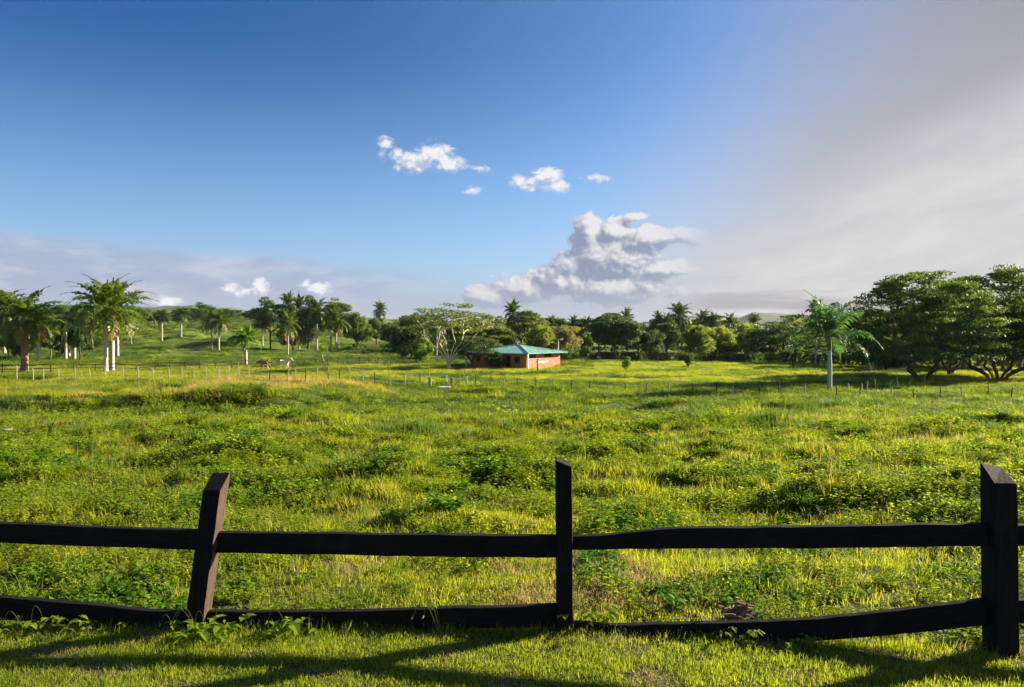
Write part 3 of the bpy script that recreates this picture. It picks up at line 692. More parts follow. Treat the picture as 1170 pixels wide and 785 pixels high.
def tree_kind(kind):
    """returns [(part name, mesh)], height, width of the kind, cached"""
    if kind in MESH: return MESH[kind]
    base, _, var = kind.partition(':'); var = int(var or 0); seed = sum(map(ord, kind)) * 7 + var; rg = np.random.default_rng(seed)
    tr = MB(); lb = MB()
    spec = dict(leaf='mid', bark='bark')
    if base in ('round', 'dense', 'light', 'pale'):
        H, Wd = 11.6, 13.4; n = 96; T = []
        lob = [(rg.uniform(-2.6, 2.6), rg.uniform(-2.6, 2.6), rg.uniform(3.6, 8.2), rg.uniform(2.8, 4.0)) for _ in range(9)]
        lob = [(a * (1.25 if c_ < 5.5 else .8), b * (1.25 if c_ < 5.5 else .8), c_, d_) for a, b, c_, d_ in lob]
        while len(T) < n:
            lx, ly, lz, lr = lob[rg.integers(0, 9)]
            d = rg.normal(size=3); d /= np.linalg.norm(d); d[2] = d[2] * .8
            q = np.array([lx, ly, lz]) + d * lr * rg.uniform(.6, 1)
            if q[2] < 1.3 or q[2] > 11.0: continue
            T.append(q)
        T = np.array(T); skeleton(tr, rg, T, [(0, 0, rg.uniform(-.4, .4), 0)], .34, 1.6)
        rr = rg.uniform(.75, 1.4, (n, 1)) * np.array([[1.2, 1.2, .7]])
        per = {'round': 170, 'dense': 190, 'light': 130, 'pale': 90}[base]
        v, f = leafcloud(rg, T, rr, per, .30 if base != 'pale' else .26)
        lb.add(v, f.tolist()); spec = {'round': dict(leaf='mid', bark='bark'), 'dense': dict(leaf='dark', bark='barkdark'), 'light': dict(leaf='light', bark='bark'), 'pale': dict(leaf='pale', bark='barkpale')}[base]
    elif base in ('rain', 'umbrella', 'white', 'fan'):
        # flat layered crown on spreading limbs
        if base == 'rain': H, Rd, n, fork, sp, r0, per, ls = 12.6, 10.5, 250, 1.4, [(-.5, 0, -1.7, .2), (.3, .2, .9, .9), (.7, -.2, 2.1, -.8), (-.1, .3, -.2, 1.6), (1.1, .1, 3.4, .6), (-.9, -.2, -3.2, -.5)], .25, 165, .20
        elif base == 'white': H, Rd, n, fork, sp, r0, per, ls = 10.5, 7.6, 70, 4.4, [(0, 0, -3.4, .2), (.03, .02, -1.9, -.6), (0, .05, -.5, .7), (.02, 0, 1.0, -.4), (.05, .03, 2.2, .5), (-.03, 0, 3.6, 0)], .17, 66, .22
        elif base == 'fan': H, Rd, n, fork, sp, r0, per, ls = 8.5, 6.5, 60, 1.6, [(0, 0, .3, 0)], .28, 130, .25
        else: H, Rd, n, fork, sp, r0, per, ls = 11.0, 7.0, 74, 2.2, [(0, 0, .3, 0), (.2, .1, .8, .5)], .34, 170, .26
        T = []
        while len(T) < n:
            a = rg.uniform(0, 6.283); r = Rd * math.sqrt(rg.uniform()) ; u = r / Rd
            topz = H * (.97 - (.42 if base == 'rain' else .30) * u ** 2.2) - .5
            lay = rg.choice([0, 0, 1, 2, 3, 4] if base == 'rain' else ([0, 0, 1] if base == 'white' else [0, 0, 1, 2]))
            z = topz - lay * (1.75 if base == 'rain' else 1.2) + rg.normal(0, .25) + .5 * math.sin(a * 3 + seed)
            if z < H * (.20 if base == 'rain' else .56 if base == 'white' else .42): continue
            T.append((r * math.cos(a), r * math.sin(a) * .9, z))
        T = np.array(T); skeleton(tr, rg, T, sp, r0, fork, wob=.14, minr=.035)
        rr = rg.uniform(.8, 1.5, (n, 1)) * np.array([[1.6, 1.5, .26]])
        v, f = leafcloud(rg, T, rr, per, ls, shell=.3, upb=.9); lb.add(v, f.tolist()); Wd = 2 * Rd
        spec = {'rain': dict(leaf='rain', bark='barkdark'), 'umbrella': dict(leaf='olive', bark='bark'), 'white': dict(leaf='olive', bark='barkpale'), 'fan': dict(leaf='dark' if var else 'olive', bark='barkdark')}[base]
        if base == 'white': Wd = 15.2
    elif base in ('sapling', 'shrub'):
        H, Wd = 3.4, 2.4; n = 22 if base == 'sapling' else 34
        T = []
        while len(T) < n:
            d = rg.normal(size=3); d /= np.linalg.norm(d); q = np.array([d[0] * 1.0, d[1] * 1.0, (2.3 if base == 'sapling' else 1.9) + d[2] * (.85 if base == 'sapling' else 1.25)]) * rg.uniform(.75, 1, 3)
            T.append(q)
        T = np.array(T); skeleton(tr, rg, T, [(0, 0, 0, 0)], .07, .9 if base == 'sapling' else .35, 5, minr=.012)
        v, f = leafcloud(rg, T, rg.uniform(.28, .42, (n, 1)) * np.ones((1, 3)), 70, .17); lb.add(v, f.tolist())
        spec = dict(leaf=['dark', 'bright', 'mid'][var % 3], bark='barkdark')
    elif base == 'sparse':                       # young tree with a forked pale stem and few leaves
        H, Wd = 3.6, 2.2; T = np.array([(-.55, 0, 3.1), (.6, .1, 3.2), (.15, -.3, 3.3), (.85, 0, 2.7), (-.8, .1, 2.5), (0, .2, 2.8)])
        skeleton(tr, rg, T, [(0, 0, 0, 0)], .08, 1.2, 5, minr=.02)
        v, f = leafcloud(rg, T if var else T[:4], (.34, .34, .30), 60 if var else 26, .15); lb.add(v, f.tolist()); spec = dict(leaf='bright', bark='barkpale')
    elif base == 'palm':
        P = {0: (14.0, 4.7, 30, 'palm', 'palmtrunk', .26), 1: (14.0, 4.4, 28, 'palm', 'palmtrunk', .26), 2: (9.6, 4.3, 16, 'palmblue', 'palmwhite', .24),
             3: (6.8, 2.5, 15, 'palmyoung', 'palmtrunk', .22), 4: (14.0, 3.9, 24, 'palmdark', 'palmtrunk', .25), 5: (12.5, 5.0, 26, 'palm', 'palmbrown', .42), 6: (14.0, 4.1, 25, 'palmdark', 'palmtrunk', .25), 7: (14., 5.0, 32, 'palm', 'palmtrunk', .28)}[var]
        H, Rd, nf, leaf_, bark_, tr0 = P; Wd = 2 * Rd
        hc = H - Rd * {2: .98, 5: .80}.get(var, 1.08); sh = 1.5 if var != 3 else .9; zt = hc - sh
        lean = rg.uniform(-.15, .15)
        pts = [(lean * (k / 8) ** 2, 0, zt * k / 8 - .25 * (k == 0)) for k in range(9)]
        bul = [1.35, 1.05, 1.0, 1.02, 1.06, 1.05, .98, .86, .74]
        tr.tube(pts, [tr0 * b for b in bul], 10, 0, False)
        csb = MB(); csb.tube([(lean, 0, zt - .02), (lean, 0, zt + sh * .3), (lean, 0, zt + sh * .8), (lean, 0, zt + sh)], [tr0 * .80, tr0 * .92, tr0 * .6, tr0 * .3], 8, 0, False)
        dryb = MB()
        for k in range(nf):
            az_ = k * 2.39996 + rg.normal(0, .15); t = k / (nf - 1)
            e0 = R(88 - (122 if var not in (2, 3) else 92) * t ** 1.05) + rg.normal(0, .06); L = Rd * (1.22 + .22 * math.sin(t * 3)) * rg.uniform(.92, 1.08)
            if var == 5: e0 -= .25
            dr = (1.15 + .75 * min(1, t * 1.6) if var != 2 else 1.15 + .3 * t) * rg.uniform(.85, 1.15)
            p = Vector((lean, 0, zt + sh * .85)); S = 16; pts = [p.copy()]; e = e0; tw = rg.normal(0, .25)
            for q in range(S):
                e = e0 - dr * ((q + 1) / S) ** 1.35
                p = p + Vector((math.cos(e) * math.cos(az_), math.cos(e) * math.sin(az_), math.sin(e))) * (L / S); pts.append(p.copy())
            tgt = dryb if (k >= nf - (4 if var == 5 else 2) and var in (0, 1, 5, 7)) else lb
            tgt.tube(pts, [.055 * (1 - .8 * i / S) for i in range(S + 1)], 3, 0, False)
            nl = 34 if var != 2 else 46
            for i in range(nl):
                s = .10 + .9 * (i + .5) / nl; ii = s * S; a = int(min(ii, S - 1)); fr = ii - a
                q = pts[a].lerp(pts[a + 1], fr); td = (pts[a + 1] - pts[a]).normalized(); sd = td.cross(Vector((0, 0, 1)))
                if sd.length < .05: sd = Vector((-math.sin(az_), math.cos(az_), 0))
                sd.normalize(); un = sd.cross(td).normalized()
                ll = {2: 1.25, 3: .75}.get(var, 1.05) * math.sin(min(1, s * 1.15 + .12) * math.pi) ** .6 * rg.uniform(.8, 1.1) + .12
                for sg in (-1, 1):
                    pl_ = rg.uniform(-.35, .75)
                    d = (sd * sg * math.cos(pl_) + un * math.sin(pl_) + td * .55).normalized()
                    m_ = q + d * ll * .55; tip = m_ + (d + Vector((0, 0, -.9))).normalized() * ll * .45; w = td * (.135 if var != 2 else .075)
                    tgt.add([tuple(q - w * .6), tuple(q + w * .6), tuple(m_ + w), tuple(m_ - w), tuple(tip)], [(0, 1, 2, 3), (3, 2, 4)])
        parts = [('trunk', tr.mesh('trunk', M[bark_], True)), ('crownshaft', csb.mesh('crownshaft', M['shaft'], True)), ('crown', lb.mesh('crown', LEAF[leaf_]))]
        if dryb.n: parts.append(('dead_frond', dryb.mesh('dead_frond', LEAF['palmdry'])))
        MESH[kind] = (parts, H, Wd); return MESH[kind]
    parts = [('trunk', tr.mesh('trunk', M[spec['bark']], True)), ('crown', lb.mesh('crown', LEAF[spec['leaf']]))]
    MESH[kind] = (parts, H, Wd); return MESH[kind]
NRNG = random.Random(5)
ORD = ['first', 'second', 'third', 'fourth', 'fifth', 'sixth', 'seventh', 'eighth', 'ninth', 'tenth', 'eleventh', 'twelfth', 'thirteenth', 'fourteenth', 'fifteenth', 'sixteenth']
def beside(px, marks, cnt):
    m = max([q for q in marks if q[0] <= px], key=lambda q: q[0]); cnt[m[1]] = cnt.get(m[1], 0) + 1
    return ORD[cnt[m[1]] - 1] + ' one counting right from ' + m[1]
MARKS = [(-999, 'the left edge'), (121, 'the tall palm pair'), (185, 'the two lone far palms'), (440, 'the lone skyline palm'), (517, 'the white limbed tree'), (600, 'the green roof'), (700, 'the big round tree'), (776, 'the largest treeline palm'), (840, 'the bright yellow green trees'), (948, 'the lone white trunked palm'), (1050, 'the huge rain tree'), (1130, 'the second rain tree')]
CNT = {}
def plant(name, kind, cat, label, px, base=None, top=None, width=None, d=None, group=None, rz=None, sink=0):
    """stand a tree where the photograph has it: base row (or distance d in metres), top row and width give its real size"""
    if d is None: x, y, z = at(px, base)
    else: x, y = (px - 585) / FPX * d, d; z = gz(x, y)
    h = max(.5, pz(top, y) - z); parts, H, Wd = tree_kind(kind)
    w = width / FPX * y if width else Wd * h / H
    root = empty(name, (x, y, z - sink), NRNG.uniform(0, 6.28) if rz is None else rz, (w / Wd, w / Wd, h / H))
    tag(root, label, cat, group)
    for n_, me in parts: link(bpy.data.objects.new(n_, me), root)
    return root
def palm(var, label, px, base=None, top=None, width=None, d=None, group='royal palms on the left of the pasture', rz=None):
    return plant('palm_tree', 'palm:%d' % var, 'palm tree', label, px, base, top, width, d, group, rz)

GL = 'royal palms on the left of the pasture'
palm(5, 'dark shaggy palm with brown trunk near the left edge, behind the rail fence', 28, 425, 331, 90)
palm(7, 'left trunk of the tall pair of touching royal palms beside the dark rail fence', 121, 426, 309, 84, rz=.5)
palm(0, 'right trunk of the tall pair of touching royal palms beside the dark rail fence', 128, 424.5, 311, 90, rz=2.0)
palm(1, 'palm partly cut by the left edge of the photo, paler trunk', 5, 404, 322, 58)
palm(0, 'thin pale palm just right of the shaggy brown trunked palm', 44, 413, 342, 60)
palm(4, 'left one of three close pale trunks left of the tall pair', 75, 411, 347, 48)
palm(1, 'short crowned palm in the middle of three close trunks left of the tall pair', 79, 409, 352, 48)
palm(0, 'right and thickest of three close trunks left of the tall pair', 85, 411.5, 343, 58)
palm(4, 'palm standing just behind the right side of the tall pair', 134, 409, 342, 56)
palm(6, 'small palm half hidden by the drooping fronds of the tall pair', 150, 394, 358, 26)
palm(4, 'small far palm on the hill foot, left of two lone ones', 185, 389, 350, 24)
palm(4, 'small far palm on the hill foot, right of two lone ones', 207, 385, 349, 24)
palm(0, 'left palm of the close pair in front of the left hill', 242, 399, 347, 30)
palm(1, 'right palm of the close pair in front of the left hill', 250, 401, 349, 32)
palm(3, 'young bright green palm with a short pale trunk behind the wire fence', 281, 418, 367, 38)
palm(0, 'palm with pale trunk on the slope behind the young bright palm', 300, 396, 346, 30)
palm(7, 'single palm standing directly above the pale horse', 329, 407, 350, 30)
palm(6, 'tall palm with thin white trunk right of the lone palm above the horse', 362, 401, 335, 36)
palm(1, 'left palm of the overlapping pair in front of the dark trees', 378, 399, 345, 32)
palm(0, 'right palm of the overlapping pair in front of the dark trees', 384, 401, 348, 36)
palm(4, 'lone tall dark palm on the hill crest against the sky', 434, None, 340, 19, d=330)
palm(4, 'palm crown topping the dark trees on the left hill, higher one', 329, None, 327, 22, d=255)
palm(4, 'palm crown topping the dark trees on the left hill, lower one', 342, None, 331, 22, d=262)
palm(6, 'palm with a bare white trunk between bright shrub and white limbed tree', 499, 413.5, 352, 24)
GC = 'palms rising from the trees behind the house'
palm(4, 'tall dark palm crown rising behind the left of the green roof', 586, None, 337, 24, d=190, group=GC)
for px, top, w in ((630, 356, 16), (643, 360, 14), (655, 356, 16), (671, 357, 16)):
    palm(6, 'small dark palm crown behind the house, ' + beside(px, MARKS, CNT.setdefault('f', {})), px, None, top, w, d=230, group=GC)
GR = 'palms rising from the treeline right of the house'
palm(6, 'palm crown poking from the top of the big round tree right of the house', 716, None, 346, 18, d=200, group=GR)
palm(4, 'largest palm crown above the treeline right of the house', 776, None, 340, 32, d=190, group=GR)
for px, top, w in ((752, 350, 16), (762, 352, 18), (803, 349, 24), (815, 352, 20), (834, 353, 22)):
    palm(6, 'dark treeline palm crown, ' + beside(px, MARKS, CNT.setdefault('g', {})), px, None, top, w, d=205, group=GR)
palm(4, 'dark palm crown at the right end of the treeline row before the distant hill', 862, None, 353, 18, d=200, group=GR)
palm(4, 'tall dark palm behind the lone white trunked palm', 932, None, 334, 24, d=135, group=None)
palm(2, 'lone royal palm with white trunk and blue green crown in the right of the pasture', 948, 448, 331, 94, group=None, rz=.9)

# single trees
plant('rain_tree', 'rain:0', 'tree', 'huge spreading dark rain tree with several trunks behind the right wire fence', 1052, 437, 306, 168, rz=.4)
plant('rain_tree', 'rain:1', 'tree', 'spreading rain tree cut by the right edge of the photo', 1140, 434, 306, 170, rz=2.2)
plant('rain_tree', 'rain:2', 'tree', 'rain tree behind the gap between the two big spreading trees', 1086, 428, 322, 120, rz=4)
plant('rain_tree', 'rain:3', 'tree', 'rain tree beyond the right edge whose near branches enter the photo', 1196, 432, 318, 120, rz=5)
plant('shrub_tree', 'shrub:0', 'shrub', 'dark bush under the left side of the huge rain tree', 1012, 424, 386, 44, rz=1)
plant('acacia_tree', 'fan:1', 'tree', 'low dark flat crowned tree left of the lone white trunked palm', 896, 412, 368, 88, rz=1.3)
plant('acacia_tree', 'fan:0', 'tree', 'flat crowned tree on the skyline just left of the lone palm', 906, None, 360, 46, d=175, rz=.3)
plant('acacia_tree', 'umbrella:1', 'tree', 'olive tree filling the gap behind the lone white trunked palm', 965, 415, 362, 84, rz=2.3)
plant('small_tree', 'sapling:0', 'tree', 'small dark tree with pale stem left of the lone palm', 906, 421.5, 392, 26)
plant('umbrella_tree', 'white:1', 'tree', 'umbrella tree with white forking limbs left of the brick house', 513, 423, 345, 104, rz=.2)
plant('umbrella_tree', 'umbrella:2', 'tree', 'dark crown rising behind the white limbed tree', 552, 411, 357, 54, rz=.2)
plant('shade_tree', 'fan:2', 'tree', 'open crowned tree leaning over the left of the green roof', 540, 420.5, 382, 58, rz=2.9)
plant('shrub_tree', 'shrub:0', 'shrub', 'dark bush against the brick wall under the green roof', 566, 421.5, 402, 28)
plant('shrub_tree', 'shrub:1', 'shrub', 'bright yellow green bush left of the white limbed tree', 483, 414.5, 384, 26)
G = 'small trees on the grass right of the house'
plant('small_tree', 'sapling:0', 'tree', 'small dark tree just right of the brick house', 668, 413, 393, 15, group=G)
plant('small_tree', 'sapling:3', 'tree', 'small dark tree under the big round tree', 704, 413, 393, 13, group=G)
plant('small_tree', 'sapling:1', 'tree', 'small bushy tree with thin stem standing forward of the treeline', 716, 428, 405, 11, group=G)
plant('small_tree', 'sapling:0', 'tree', 'small dark tree with thin pole like stem below the yellow green trees', 787, 424, 401, 10, group=G)
plant('small_tree', 'sapling:3', 'tree', 'small dark tree at the right end of the row before the hedge', 839, 413, 402, 10, group=G)
plant('young_tree', 'sparse:0', 'tree', 'nearly leafless pale forked young tree in front of the brown horse', 308, 431, 410, 14, rz=.1)
plant('young_tree', 'sparse:1', 'tree', 'young tree with bright leaves at the top right of the horses', 371, 422, 396, 12, rz=1)
plant('shrub_tree', 'sapling:3', 'shrub', 'small dark bush in the grass between the left palms', 66, 410, 402, 6)
plant('shrub_tree', 'shrub:2', 'shrub', 'low green bush between the three close palms and the tall pair', 98, 410, 403, 6)
# trees on the left hill
GH = 'dark trees on the crest of the left hill'
for k, (px, top, w, d, kd, lb) in enumerate([
    (309, 340, 44, 262, 'fan:1', 'flat topped dark tree at the left end of the hill grove'),
    (352, 333, 52, 262, 'dense:0', 'tallest dark rounded tree of the hill grove'),
    (335, 344, 44, 255, 'dense:1', 'dark tree in front of the hill grove below the palm crowns'),
    (385, 340, 36, 260, 'umbrella:0', 'dark tree behind the overlapping pair of palms'),
    (408, 348, 42, 255, 'round:0', 'rounded green tree right of the overlapping pair of palms'),
    (430, 357, 34, 265, 'round:1', 'lower rounded tree under the lone skyline palm'),
    (458, 356, 44, 255, 'pale:0', 'pale yellow tree at the right end of the left hill'),
    (232, 346, 34, 330, 'fan:1', 'flat dark tree behind the close pair of palms')]):
    plant('hill_tree', kd, 'tree', lb, px, None, top, w, d=d, group=GH)
G = 'trees of the far grove behind the left palms'
rr = random.Random(3)
for k, px in enumerate(range(-70, 330, 15)):
    plant('grove_tree', ['dense:0', 'round:0', 'dense:1', 'round:1', 'dense:2'][k % 5], 'tree', 'back row grove tree, ' + beside(px, MARKS, CNT.setdefault('a', {})), px + rr.uniform(-4, 4), None, (347 if px < 100 else 351) + rr.uniform(-4, 6), rr.uniform(34, 52), d=rr.uniform(290, 330) if px < 110 else rr.uniform(400, 430), group=G)
for k, px in enumerate(range(-60, 110, 17)):
    plant('grove_tree', ['dense:2', 'round:1', 'dense:0'][k % 3], 'tree', 'front row grove tree, ' + beside(px, MARKS, CNT.setdefault('b', {})), px + rr.uniform(-4, 4), None, 362 + rr.uniform(-8, 5), rr.uniform(26, 40), d=rr.uniform(150, 175), group=G)
for k, (px, top, w, kd, lb) in enumerate([
    (470, 350, 44, 'dense:1', 'dark tree left of the white limbed tree'),
    (573, 356, 40, 'dense:0', 'dark tree behind the left end of the green roof'),
    (600, 352, 44, 'umbrella:3', 'tree behind the middle of the green roof'),
    (618, 362, 36, 'light:1', 'bright tree behind the right of the green roof'),
    (645, 366, 40, 'pale:1', 'pale dry looking tree right behind the brick house'),
    (664, 366, 34, 'round:1', 'dark tree between the pale one and the big round one'),
    (702, 348, 72, 'dense:2', 'big round dark tree right of the house'),
    (741, 363, 40, 'dense:0', 'dark tree touching the big round tree on its right'),
    (764, 360, 40, 'dense:1', 'dark rounded tree in the middle of the treeline'),
    (795, 361, 46, 'light:0', 'bright yellow green tree right of the dark rounded ones'),
    (822, 364, 42, 'light:1', 'light feathery tree in the middle of the yellow green trees'),
    (852, 363, 52, 'light:2', 'bright spreading tree at the right end of the yellow green trees'),
    (872, 372, 40, 'fan:1', 'low dark tree right of the yellow green trees')]):
    plant('treeline_tree', kd, 'tree', lb, px, None, top, w * 1.15, d=165 + (k % 3) * 7, group='trees of the treeline behind the house', sink=.3)
G = 'farther trees filling the treeline'
for k, px in enumerate(range(446, 1240, 15)):
    kd = ['round:0', 'dense:1', 'umbrella:0', 'round:1', 'dense:2', 'light:1', 'umbrella:3'][rr.randrange(7)]
    top = np.interp(px, [440, 560, 700, 860, 880, 1000, 1240], [362, 359, 358, 362, 376, 372, 366]) + rr.uniform(-4, 5)
    plant('farther_tree', kd, 'tree', 'farther row tree, ' + beside(px, MARKS, CNT.setdefault('c', {})), px + rr.uniform(-5, 5), None, top, rr.uniform(34, 52), d=rr.uniform(205, 250), group=G, sink=.3)
G = 'pale barked trees in the shade behind the big rain trees'
for k, (px, base) in enumerate([(1008, 419), (1030, 418), (1072, 419), (1100, 421), (1118, 419), (1146, 424), (1165, 421), (1190, 422)]):
    plant('background_tree', ['umbrella:1', 'umbrella:2', 'light:0'][k % 3], 'tree', 'shaded back row tree, ' + beside(px, [(-999, 'the lone white trunked palm')] + MARKS[-2:], CNT.setdefault('d', {})), px, base, 352 + rr.uniform(-10, 12), 80, group=G)

def hedge(pts, hgt, label):
    rg = np.random.default_rng(int(abs(pts[0][0]))); cen = []
    W = [at(*p) for p in pts]; xs = [w[0] for w in W]; ys = [w[1] for w in W]
    L = sum(math.hypot(xs[i + 1] - xs[i], ys[i + 1] - ys[i]) for i in range(len(xs) - 1)); n = int(L / .8)
    for s in np.linspace(0, len(xs) - 1, n):
        x = np.interp(s, range(len(xs)), xs) + rg.normal(0, .4); y = np.interp(s, range(len(xs)), ys) + rg.normal(0, .5)
        hh = hgt * (.6 + .7 * float(fbm(np.array([x / 5]), np.array([y / 5]), 3, 3)[0])); z = gz(x, y)
        for q in range(2): cen.append((x, y, z + hh * (.3 + .45 * q)))
    mb = MB(); v, f = leafcloud(rg, np.array(cen), (.85, .85, .6), 85, .24); mb.add(v, f.tolist())
    o = mb.build('hedge', LEAF['hedge']); tag(o, label, 'hedge'); return o
hedge([(640, 410.5), (700, 410), (770, 412), (840, 413.5), (885, 413)], 1.5, 'long low dark hedge under the treeline right of the house')
hedge([(845, 414), (900, 415.5), (960, 417), (1010, 418), (1080, 418), (1180, 419)], 1.9, 'dark hedge running behind the lone palm to the big rain trees')
hedge([(405, 398), (440, 397), (478, 398)], 1.2, 'low hedge on the right slope of the left hill')

hedge([(560, 408), (640, 408), (720, 409), (800, 410), (880, 411)], 3.4, 'tall tangled undergrowth closing the gaps under the treeline trees')
hedge([(860, 411), (940, 412), (1040, 413), (1190, 413)], 3.0, 'undergrowth behind the hedge at the back of the big rain trees')
hedge([(440, 404), (500, 406), (560, 407)], 3.0, 'undergrowth behind the white limbed tree')
hedge([(-60, 398), (0, 399), (60, 399), (118, 397)], 3.0, 'dark undergrowth behind the palms at the left edge')

# ------------------------------------------------------------------ fences in the field
def line_fence(name, label, px_base, ph, pr, mat, wires, wr, wmat, railbox=None, jit=.05, lean=.03, group=None, cat='fence', tall=()):
    rg = random.Random(len(px_base)); W = [at(*p) for p in px_base]
    co = np.polyfit([p[0] for p in px_base], [w[1] for w in W], 3)
    W = [((p[0] - 585) / FPX * yy, yy, gz((p[0] - 585) / FPX * yy, yy)) for p in px_base for yy in [float(np.polyval(co, p[0]))]]
    root = empty(name, W[0]); tag(root, label, cat, group); o0 = Vector(W[0]); tops = []
    for i, w in enumerate(W):
        h = ph * rg.uniform(.88, 1.1) * (1.25 if i in tall else 1); lx, ly = rg.gauss(0, lean), rg.gauss(0, lean)
        b = Vector(w) - o0; mb = MB(); t = b + Vector((lx * h, ly * h, h))
        mb.tube([b - Vector((0, 0, .2)), b.lerp(t, .5) + Vector((rg.gauss(0, .015), 0, 0)), t], [pr * rg.uniform(.9, 1.2), pr, pr * .85], 6)
        mb.build('post', mat[i % len(mat)], root); tops.append((b, t))
    for k in wires:
        for i in range(len(tops) - 1):
            pass
        mb = MB(); P = [b.lerp(t, k) for b, t in tops]
        if railbox:
            for i in range(len(P) - 1):
                a, c_ = P[i], P[i + 1]; hw = railbox / 2
                mb.add([(a.x, a.y, a.z - hw), (c_.x, c_.y, c_.z - hw), (c_.x, c_.y, c_.z + hw), (a.x, a.y, a.z + hw), (a.x, a.y + .05, a.z - hw), (c_.x, c_.y + .05, c_.z - hw), (c_.x, c_.y + .05, c_.z + hw), (a.x, a.y + .05, a.z + hw)],
                       [(0, 1, 2, 3), (7, 6, 5, 4), (3, 2, 6, 7), (0, 4, 5, 1)])
            mb.build('rail', wmat, root)
        else:
            mb.tube(P, wr, 4, 0, False); mb.build('wire', wmat, root)
    return root
pb1 = [(-30, 434), (-4, 434), (19, 434), (38, 435), (50, 434), (67, 435), (86, 434), (103, 436), (120, 435), (140, 434), (158, 435), (175, 434), (193, 439), (208, 435), (222, 436), (235, 435), (250, 434), (261, 434)]
line_fence('wire_fence', 'wire fence on thin pale posts crossing in front of the tall palm pair', pb1, 1.25, .045, [M['greypost']], (.35, .62, .92), .008, M['wire'])
pb2 = [(273, 434), (284, 434), (308, 432), (329, 436), (338, 437), (349, 438), (362, 438), (375, 438), (388, 439), (400, 439), (415, 439), (428, 439), (446, 440), (463, 440), (480, 440), (491, 441.5)]
line_fence('wire_fence', 'wire fence on pale posts between the horses and the white gate posts', pb2, 1.35, .05, [M['greypost'], M['greypost'], M['darkpost']], (.35, .62, .92), .008, M['wire'])
pb3 = [(516, 441), (526, 442), (543, 444), (560, 444.5), (576, 444), (592, 447), (612, 447), (633, 447), (653, 447), (674, 450), (694, 450), (714, 452), (738, 451), (764, 451), (792, 454), (818, 455), (838, 455), (868, 455), (890, 456), (920, 456), (955, 455.5), (982, 459), (1018, 459), (1045, 459), (1074, 458), (1099, 459), (1129, 458), (1155, 458.5), (1185, 460), (1215, 461)]
line_fence('wire_fence', 'long wire fence on dark thin posts from the gate to the right edge', pb3, 1.2, .045, [M['darkpost'], M['greypost'], M['darkpost']], (.35, .62, .92), .008, M['wire'], lean=.05)
pr1 = [(-32, 427.5), (-14, 427), (2.5, 426.5), (31, 426), (58, 426), (84.5, 425.5), (109, 425), (132.5, 424.5), (155.5, 424), (177.5, 423.5), (194, 423), (212, 422.5), (228, 422), (246, 421.5), (265, 421), (281, 420.5), (299, 420)]
line_fence('rail_fence', 'dark two rail fence passing behind the tall palm pair on the left', pr1, 1.35, .07, [M['darkpost']], (.42, .82), .02, M['darkpost'], railbox=.11)
pr2 = [(299, 420), (318, 419.5), (334, 419.5), (348, 419.5), (361, 419), (374, 418.5), (386, 418.5), (398, 418), (411, 417.5), (421, 417.5), (432, 417), (443, 416.5), (454, 416), (465, 415.5), (476, 415), (488, 414.5), (500, 414), (510, 413.5)]
line_fence('rail_fence', 'dark post fence from the horses towards the brick house', pr2, 1.45, .065, [M['darkpost']], (.3, .55, .85), .02, M['darkpost'])
G = 'leaning pale stakes near the big rain tree'
for k, (px, base, top, lx) in enumerate([(971, 448, 438, -.2), (985, 449, 438, -.05), (990, 450, 436, .1), (1001, 448, 434, -.12), (1014, 447, 434, .4), (1025, 445, 431, 0), (1036, 444, 434, .6), (1057, 439, 428, 0), (1065, 440, 431, .1)]):
    x, y, z = at(px, base); h = (base - top) / FPX * y; mb = MB()
    mb.tube([(0, 0, -.15), (lx * h * .5, 0, h * .5), (lx * h, 0, h)], [.07, .06, .05], 6); o = mb.build('stake', M['greypost']); o.location = (x, y, z)
    tag(o, 'pale askew stake, ' + beside(px, [(-999, 'the lone palm trunk'), (1040, 'the gap before the rain tree trunk')], CNT.setdefault('e', {})), 'stake', G)
G = 'pale concrete gate posts in the wire fence'
for k, (px, base, top, w, m_) in enumerate([(491, 444.5, 433, .13, 'concrete'), (516, 443.5, 433, .13, 'concrete'), (510, 440, 430.5, .06, 'whitepaint'), (533, 441, 431.5, .08, 'whitepaint')]):
    x, y, z = at(px, base); h = (base - top) / FPX * y * 1.05; mb = MB(); mb.box((-w, -w, -.2), (w, w, h)); mb.add([(-w, -w, h), (w, -w, h), (w, w, h), (-w, w, h), (0, 0, h + .12)], [(0, 1, 4), (1, 2, 4), (2, 3, 4), (3, 0, 4)])
    o = mb.build('gate_post', M[m_]); o.location = (x, y, z)
    tag(o, ['thick green tinted concrete post on the left of the gate', 'thick green tinted concrete post just right of the concrete slab', 'thin white post behind the concrete slab', 'white post standing alone right of the gate'][k], 'gate post', G)
x, y, z = at(507, 447); mb = MB()
mb.box((-.45, -.5, -.4), (.62, .4, .13)); mb.box((-.70, -.2, -.4), (-.452, .3, .08)); o = mb.build('concrete_slab', M['whitepaint']); o.location = (x, y, z + .22); bevel(o, .05)
tag(o, 'low pale blue white concrete slab on the ground between the gate posts', 'slab')

